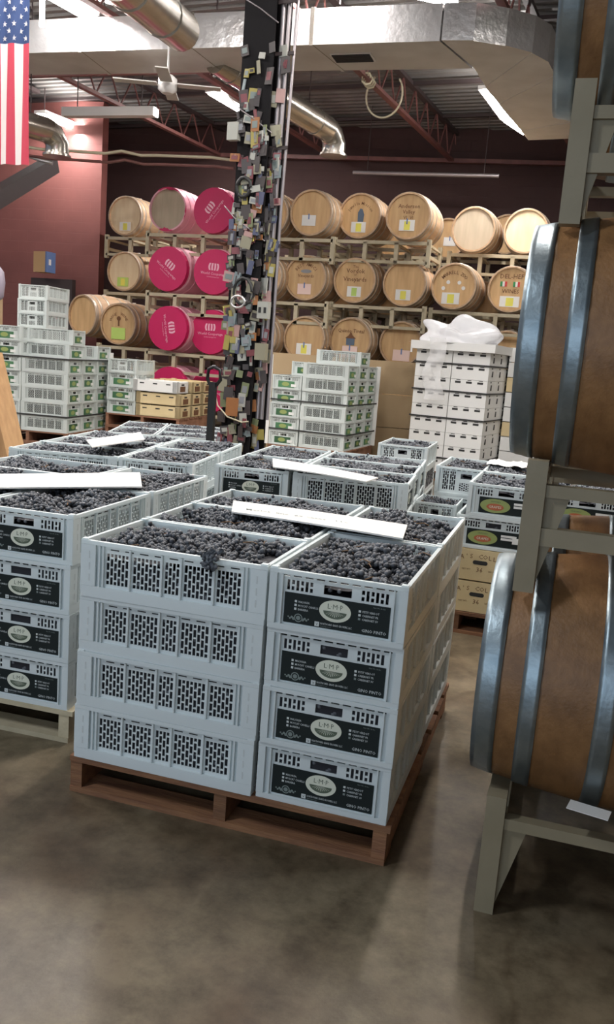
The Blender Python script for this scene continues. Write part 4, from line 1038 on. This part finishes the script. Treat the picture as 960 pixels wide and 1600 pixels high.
# row A
o = FBX('A1', 195, 337, 29.5, 'head_pale', 'pale-headed barrel with yellow tag, topmost at the far left'); paper_tag(o, -.0, -.16, .20, .13, 'paper', 'yellow')
FBX('A2', 262, 327, 33, 'torn', 'barrel with torn pink wrapping, top row between pale barrel and pink one')
FBX('A3', 334, 329, 34, 'pink', 'pink-wrapped barrel on the top row beside the pillar', roll=rad(-52))
FBX('A4', 418, 334, 34, 'head_oak', 'barrel half hidden behind the pillar on the top row')
o = FBX('A5', 486, 332, 34.5, 'head_oak', 'plain-headed barrel with white tag, top row, first right of the pillar'); paper_tag(o, -.03, -.10, .20, .14, 'paper', None, True)
o = FBX('A6', 562, 337, 34, 'head_oak', 'barrel with dark standing figure painted on head, top row'); paper_tag(o, -.01, -.15, .21, .14, 'paper', 'yellow')
g = MB(); arc_text(g, 'Jumilla Mission', .055, .17, -.02, .15, 'brand'); g.add([(-.03, .026, -.1), (.05, .026, -.1), (.06, .026, .02), (.03, .026, .09), (.0, .026, .1), (-.03, .026, .05)], [(0, 1, 2, 3, 4, 5)], 'brand_blue'); g.build('lettering', o)
o = FBX('A7', 638, 337, 35.5, 'head_oak', 'barrel with faint three-line lettering and pink mark on head, top row'); paper_tag(o, -.01, -.12, .21, .14, 'paper', 'yellow', True)
g = MB(); text(g, 'Anderson', .075, lambda a_, b: (a_, .026, .10+b), 'brand'); text(g, 'Valley', .07, lambda a_, b: (a_, .026, .03+b), 'brand'); text(g, 'VI  VI', .06, lambda a_, b: (a_, .026, -.04+b), 'brand'); g.build('lettering', o)
o = FBX('A8', 699, 372, 30, 'head_oak', 'barrel set back in the gap below the top row, tagged white'); paper_tag(o, .04, -.05, .19, .13, 'paper', None, True)
FBX('A9', 740, 358, 34, 'head_grey', 'greyish blank-headed barrel on the top row near the right')
FBX('A10', 792, 366, 30, 'head_oak', 'barrel sliver set back between the two rightmost top barrels')
FBX('A11', 822, 361, 34, 'head_pale', 'light yellow blank-headed barrel, rightmost on the top row')
# row B
o = FBX('B1', 193, 424, 29.5, 'head_pale', 'pale barrel with lime tag on the second row, far left'); paper_tag(o, -.02, -.16, .20, .14, 'lime', 'yellow')
FBX('B2', 262, 420, 33.5, 'pink', 'left pink-wrapped barrel on the second row', roll=rad(38))
FBX('B3', 334, 425, 34, 'pink', 'right pink-wrapped barrel on the second row beside the pillar', roll=rad(4))
FBX('B4', 408, 432, 34, 'head_oak', 'shadowed barrel behind the pillar on the second row')
o = FBX('B5', 477, 434, 34, 'head_oak', 'barrel with arched lettering above an oval, second row beside the pillar'); paper_tag(o, -.01, -.15, .20, .14, 'paper_pink', None, True)
g = MB(); arc_text(g, 'BEST AMICI', .062, .16, 0, .20, 'brand'); text(g, 'Vineyards', .06, lambda a_, b: (a_, .026, .01+b), 'brand'); g.add([(.08*math.cos(k*PI/8), .027, .09+.025*math.sin(k*PI/8)) for k in range(16)], [tuple(range(16))], 'ink'); g.build('lettering', o)
o = FBX('B6', 554, 438, 34, 'head_oak', 'barrel reading Vineyards in script, second row with white tag'); paper_tag(o, -.0, -.15, .20, .14, 'paper', 'lime')
g = MB(); text(g, 'The', .05, lambda a_, b: (a_, .026, .17+b), 'brand'); text(g, 'Vordok', .085, lambda a_, b: (a_, .026, .10+b), 'brand'); text(g, 'of', .04, lambda a_, b: (a_, .026, .065+b), 'brand'); text(g, 'Vineyards', .085, lambda a_, b: (a_, .026, -.01+b), 'brand'); g.build('lettering', o)
o = FBX('B7', 632, 443, 34.5, 'head_oak', 'reddish plain-headed barrel with white tag on the second row'); paper_tag(o, -.01, -.15, .21, .14, 'paper', 'yellow')
o = FBX('B8', 709, 447, 35, 'head_oak', 'barrel lettered Marrell Zoo over four pale spots, second row'); paper_tag(o, -.03, -.16, .24, .15, 'paper', 'yellow')
g = MB(); arc_text(g, 'MARRELL ZOO', .062, .19, -.03, .16, 'brand')
for sx_, sz in ((-.08, .05), (.07, .05), (-.14, -.03), (.13, -.02)): g.add([(sx_+.026*math.cos(k*PI/6), .026, sz+.026*math.sin(k*PI/6)) for k in range(12)], [tuple(range(12))], 'paper')
g.build('lettering', o)
o = FBX('B9', 798, 452, 35, 'head_oak', 'barrel reading DEL-HEF WINES with two small tricolour flags'); paper_tag(o, .0, -.16, .26, .14, 'paper', 'yellow')
g = MB(); text(g, 'DEL-HEF', .085, lambda a_, b: (a_, .026, .14+b), 'brand'); text(g, 'WINES', .075, lambda a_, b: (a_, .026, -.05+b), 'brand')
for s in (-.10, .07):
    for q, m_ in enumerate(('it_green', 'paper', 'it_red')): g.box((s-.045+q*.03, .023, .035), (s-.015+q*.03, .026, .10), m_)
g.build('lettering', o)
# row C
o = FBX('C0', 128, 492, 31, 'head_oak', 'brown barrel partly hidden behind the tall left crate tower', az=rad(-16))
o = FBX('C1', 184, 506, 31.5, 'head_oak', 'barrel branded with a tree and arch, lime tag, third row'); paper_tag(o, -.0, -.14, .24, .17, 'lime')
g = MB(); arc_text(g, 'WINE  WINE', .06, .13, .0, .25, 'brand'); g.box((-.012, .024, -.03), (.012, .027, .08), 'brand'); g.add([(.035*math.cos(k*PI/5), .026, .08+.035*math.sin(k*PI/5)) for k in range(10)], [tuple(range(10))], 'brand'); g.build('lettering', o)
FBX('C2', 262, 513, 33.5, 'pink', 'left pink-wrapped barrel on the third row', roll=rad(80))
FBX('C3', 329, 519, 33.5, 'pink', 'right pink-wrapped barrel on the third row', roll=0)
FBX('C4', 400, 525, 34, 'head_oak', 'shadowed barrel behind the pillar on the third row')
o = FBX('C5', 475, 529, 34, 'head_oak', 'plain barrel with white tag on the third row, first right of the pillar'); paper_tag(o, -.0, -.14, .22, .15, 'paper', 'yellow', True)
o = FBX('C6', 547, 531, 34, 'head_oak', 'barrel with pagoda-like brand above the crate stack, third row'); paper_tag(o, -.0, -.16, .22, .15, 'paper_pink', None, True)
g = MB(); text(g, 'Quinto Tintal', .07, lambda a_, b: (a_, .026, .10+b), 'brand'); g.add([(-.08, .026, .02), (.08, .026, .02), (.03, .026, .06), (.0, .026, .11), (-.03, .026, .06)], [(0, 1, 2, 3, 4)], 'brand'); g.box((-.06, .023, -.07), (.06, .026, .02), 'brand_blue'); g.build('lettering', o)
o = FBX('C7', 626, 537, 34, 'head_oak', 'barrel with pink-marked tag left of the white cartons, third row'); paper_tag(o, .02, -.16, .24, .15, 'paper_pink', None, True)
FBX('C8', 706, 545, 34, 'head_oak', 'third-row barrel hidden behind the white cartons'); FBX('C9', 790, 552, 34.5, 'head_oak', 'third-row barrel peeping right of the white cartons')
FBX('D2', 263, 607, 33, 'pink', 'left pink-wrapped barrel of the bottom row above the white carton', roll=.2); FBX('D3', 328, 611, 33, 'pink', 'right pink-wrapped barrel of the bottom row beside the jack handle')
FBX('D4', 396, 618, 33.5, 'head_oak', 'bottom-row barrel behind the pillar')
FBX('D5', 472, 625, 34, 'head_oak', 'bottom-row barrel behind the crate stack, left'); FBX('D6', 545, 628, 34, 'head_oak', 'bottom-row barrel behind the crate stack, right')
FBX('D7', 622, 633, 34, 'head_oak', 'bottom-row barrel behind the tan boards'); FBX('D8', 702, 640, 34, 'head_oak', 'bottom-row barrel behind the cartons'); FBX('D9', 786, 648, 34, 'head_oak', 'bottom-row barrel beyond the near barrels')
FBX('C1b', 190, 592, 30.5, 'head_oak', 'bottom-row barrel behind the tall left crate stack')

# ------------------------------------------------------------------ racks
def rack_proto(m, width=1.33, depth=.72, h=.33, near=False, low=True):
    r = empty('barrel_rack', (0, 0, 0), label='x', cat='rack')
    t = .05 if near else .056
    xs = [0, width/3, 2*width/3, width]
    for yy in (0, depth):
        for k, x_ in enumerate(xs):
            g = MB(); e = k in (0, 3)
            g.bar((x_, yy, 0 if e else .03), (x_, yy, h if e else h-.05), t, t, m, (0, 1, 0)); g.build('post', r)
        g = MB(); g.box((0, yy-t/2, h-.075), (width, yy+t/2, h-.03), m); g.build('rail', r)
        g = MB(); g.box((0, yy-t/2, .035), (width, yy+t/2, .075), m); g.build('rail', r)
    for x_ in xs:
        g = MB(); g.box((x_-t*.35, t/2, h-.088), (x_+t*.35, depth-t/2, h-.058), m); g.build('cross_rail', r)
    for x_ in (xs[0], xs[3]):
        if low:
            g = MB(); g.box((x_-t*.35, t/2, .12), (x_+t*.35, depth-t/2, .165), m); g.build('cross_rail', r)
        for yy, s in ((t/2, 1), (depth-t/2, -1)):
            g = MB(); g.add([(x_-.006, yy, h-.06), (x_-.006, yy+s*.06, h-.085), (x_-.006, yy, .02), (x_+.006, yy, h-.06), (x_+.006, yy+s*.06, h-.085), (x_+.006, yy, .02)], [(0, 1, 2), (3, 5, 4), (0, 3, 4, 1), (1, 4, 5, 2), (2, 5, 3, 0)], m); g.build('gusset', r)
    return r
RP = rack_proto('rack', h=.36)
def rack_for(k1, k2, lab, lv):
    a = far[k1].location; b = far[k2].location; c = (a+b)/2
    d = Vector((math.cos(BAZ), math.sin(BAZ), 0)); n = Vector((-d.y, d.x, 0)); w = 1.33*SC
    p = c-d*(w/2)+n*.02*SC; z = c.z-.31*SC-.345*SC
    dup(RP, (p.x, p.y, z), BAZ, label=lab, group='cream steel barrel racks', scale=(SC,)*3)
pairs = [('A2', 'A3'), ('A4', 'A5'), ('A6', 'A7'), ('A9', 'A11'), ('B2', 'B3'), ('B4', 'B5'), ('B6', 'B7'), ('B8', 'B9'), ('C2', 'C3'), ('C4', 'C5'), ('C6', 'C7'), ('C8', 'C9'), ('D2', 'D3'), ('D4', 'D5'), ('D6', 'D7'), ('D8', 'D9')]
colname = ['two left barrels beside the pillar', 'two barrels around the pillar', 'two middle barrels', 'two rightmost barrels']
for i, (a, b) in enumerate(pairs): rack_for(a, b, 'cream steel rack under the %s, %s row' % (colname[i % 4], ['top', 'second', 'third', 'bottom'][i//4]), i//4)
for i, k in enumerate(('A1', 'B1', 'C1', 'C1b')):
    c = far[k].location; d = Vector((math.cos(BAZ), math.sin(BAZ), 0)); p = c-d*.36+Vector((0, .02, 0))
    dup(RP, (p.x, p.y, c.z-.655*SC), BAZ, label='cream steel rack under the leftmost barrel, %s row' % ['top', 'second', 'third', 'bottom'][i], group='cream steel barrel racks', scale=(SC,)*3)
# second line of racks and barrels behind the first
for i, (k1, dy) in enumerate((('A5', 1.35), ('A6', 1.35), ('B5', 1.35), ('B6', 1.35), ('B8', 1.35), ('C5', 1.35), ('C6', 1.35), ('B2', 1.4), ('A2', 1.4), ('C2', 1.4))):
    c = far[k1].location; p = c+Vector((-.2, dy, -.12))
    dup(RP, (p.x, p.y, c.z-.61*SC-.1), BAZ, label='rack farther back behind %s' % ' '.join(far[k1]['label'].replace(',', '').split()[:11]), group='cream steel racks farther back', scale=(SC,)*3)
    if k1 not in ('A2', 'A5'):
        dup(FB['head_oak'], p+Vector((.5, -.05, 0)), rot=(0, 0, BAZ), label='barrel farther back behind %s' % ' '.join(far[k1]['label'].split()[:9]), group='barrels farther back', scale=(SC,)*3)

# ------------------------------------------------------------------ near barrels and racks on the right
RN = rack_proto('rack_near', 1.38, .78, .33, True); RN0 = rack_proto('rack_near', 1.38, .78, .33, True, False)
XH = .205
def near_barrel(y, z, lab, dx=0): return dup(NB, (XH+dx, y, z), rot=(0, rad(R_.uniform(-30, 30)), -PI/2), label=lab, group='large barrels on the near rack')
near_barrel(.20, .595, 'lower near barrel with galvanised hoops at the right edge')
near_barrel(.25, 1.49, 'middle near barrel at the right edge, above the lower one')
near_barrel(.31, 2.40, 'upper near barrel cut off by the top right corner')
near_barrel(.93, .595, 'lower barrel farther back on the near rack', .03); near_barrel(.98, 1.49, 'middle barrel farther back on the near rack', .05); near_barrel(1.03, 2.40, 'upper barrel farther back on the near rack', .05)
for i, (y, z) in enumerate(((-.075, 0), (-.045, .87), (.06, 1.77))):
    dup(RN if i else RN0, (XH+.085, y, z), rot=(0, 0, PI/2), label='grey-green steel barrel rack, %s of three at the right edge' % ['lowest', 'middle', 'topmost'][i], group='near barrel racks', scale=(1, -1, 1))
# white paper scrap on the lower rack rail
g = MB(); g.box((0, 0, 0), (.10, .05, .002), 'paper'); g.build('paper_scrap', label='white paper scrap lying under the lower near barrel', cat='paper', loc=atd(885, 1263, 2.13), rz=rad(-12))

# remove prototypes
for o in PROTOS+GR+[GRN, GLOW, NB, PB, PBT, RP, RN, RN0]+list(FB.values()):
    for c_ in list(o.children_recursive): bpy.data.objects.remove(c_)
    bpy.data.objects.remove(o)
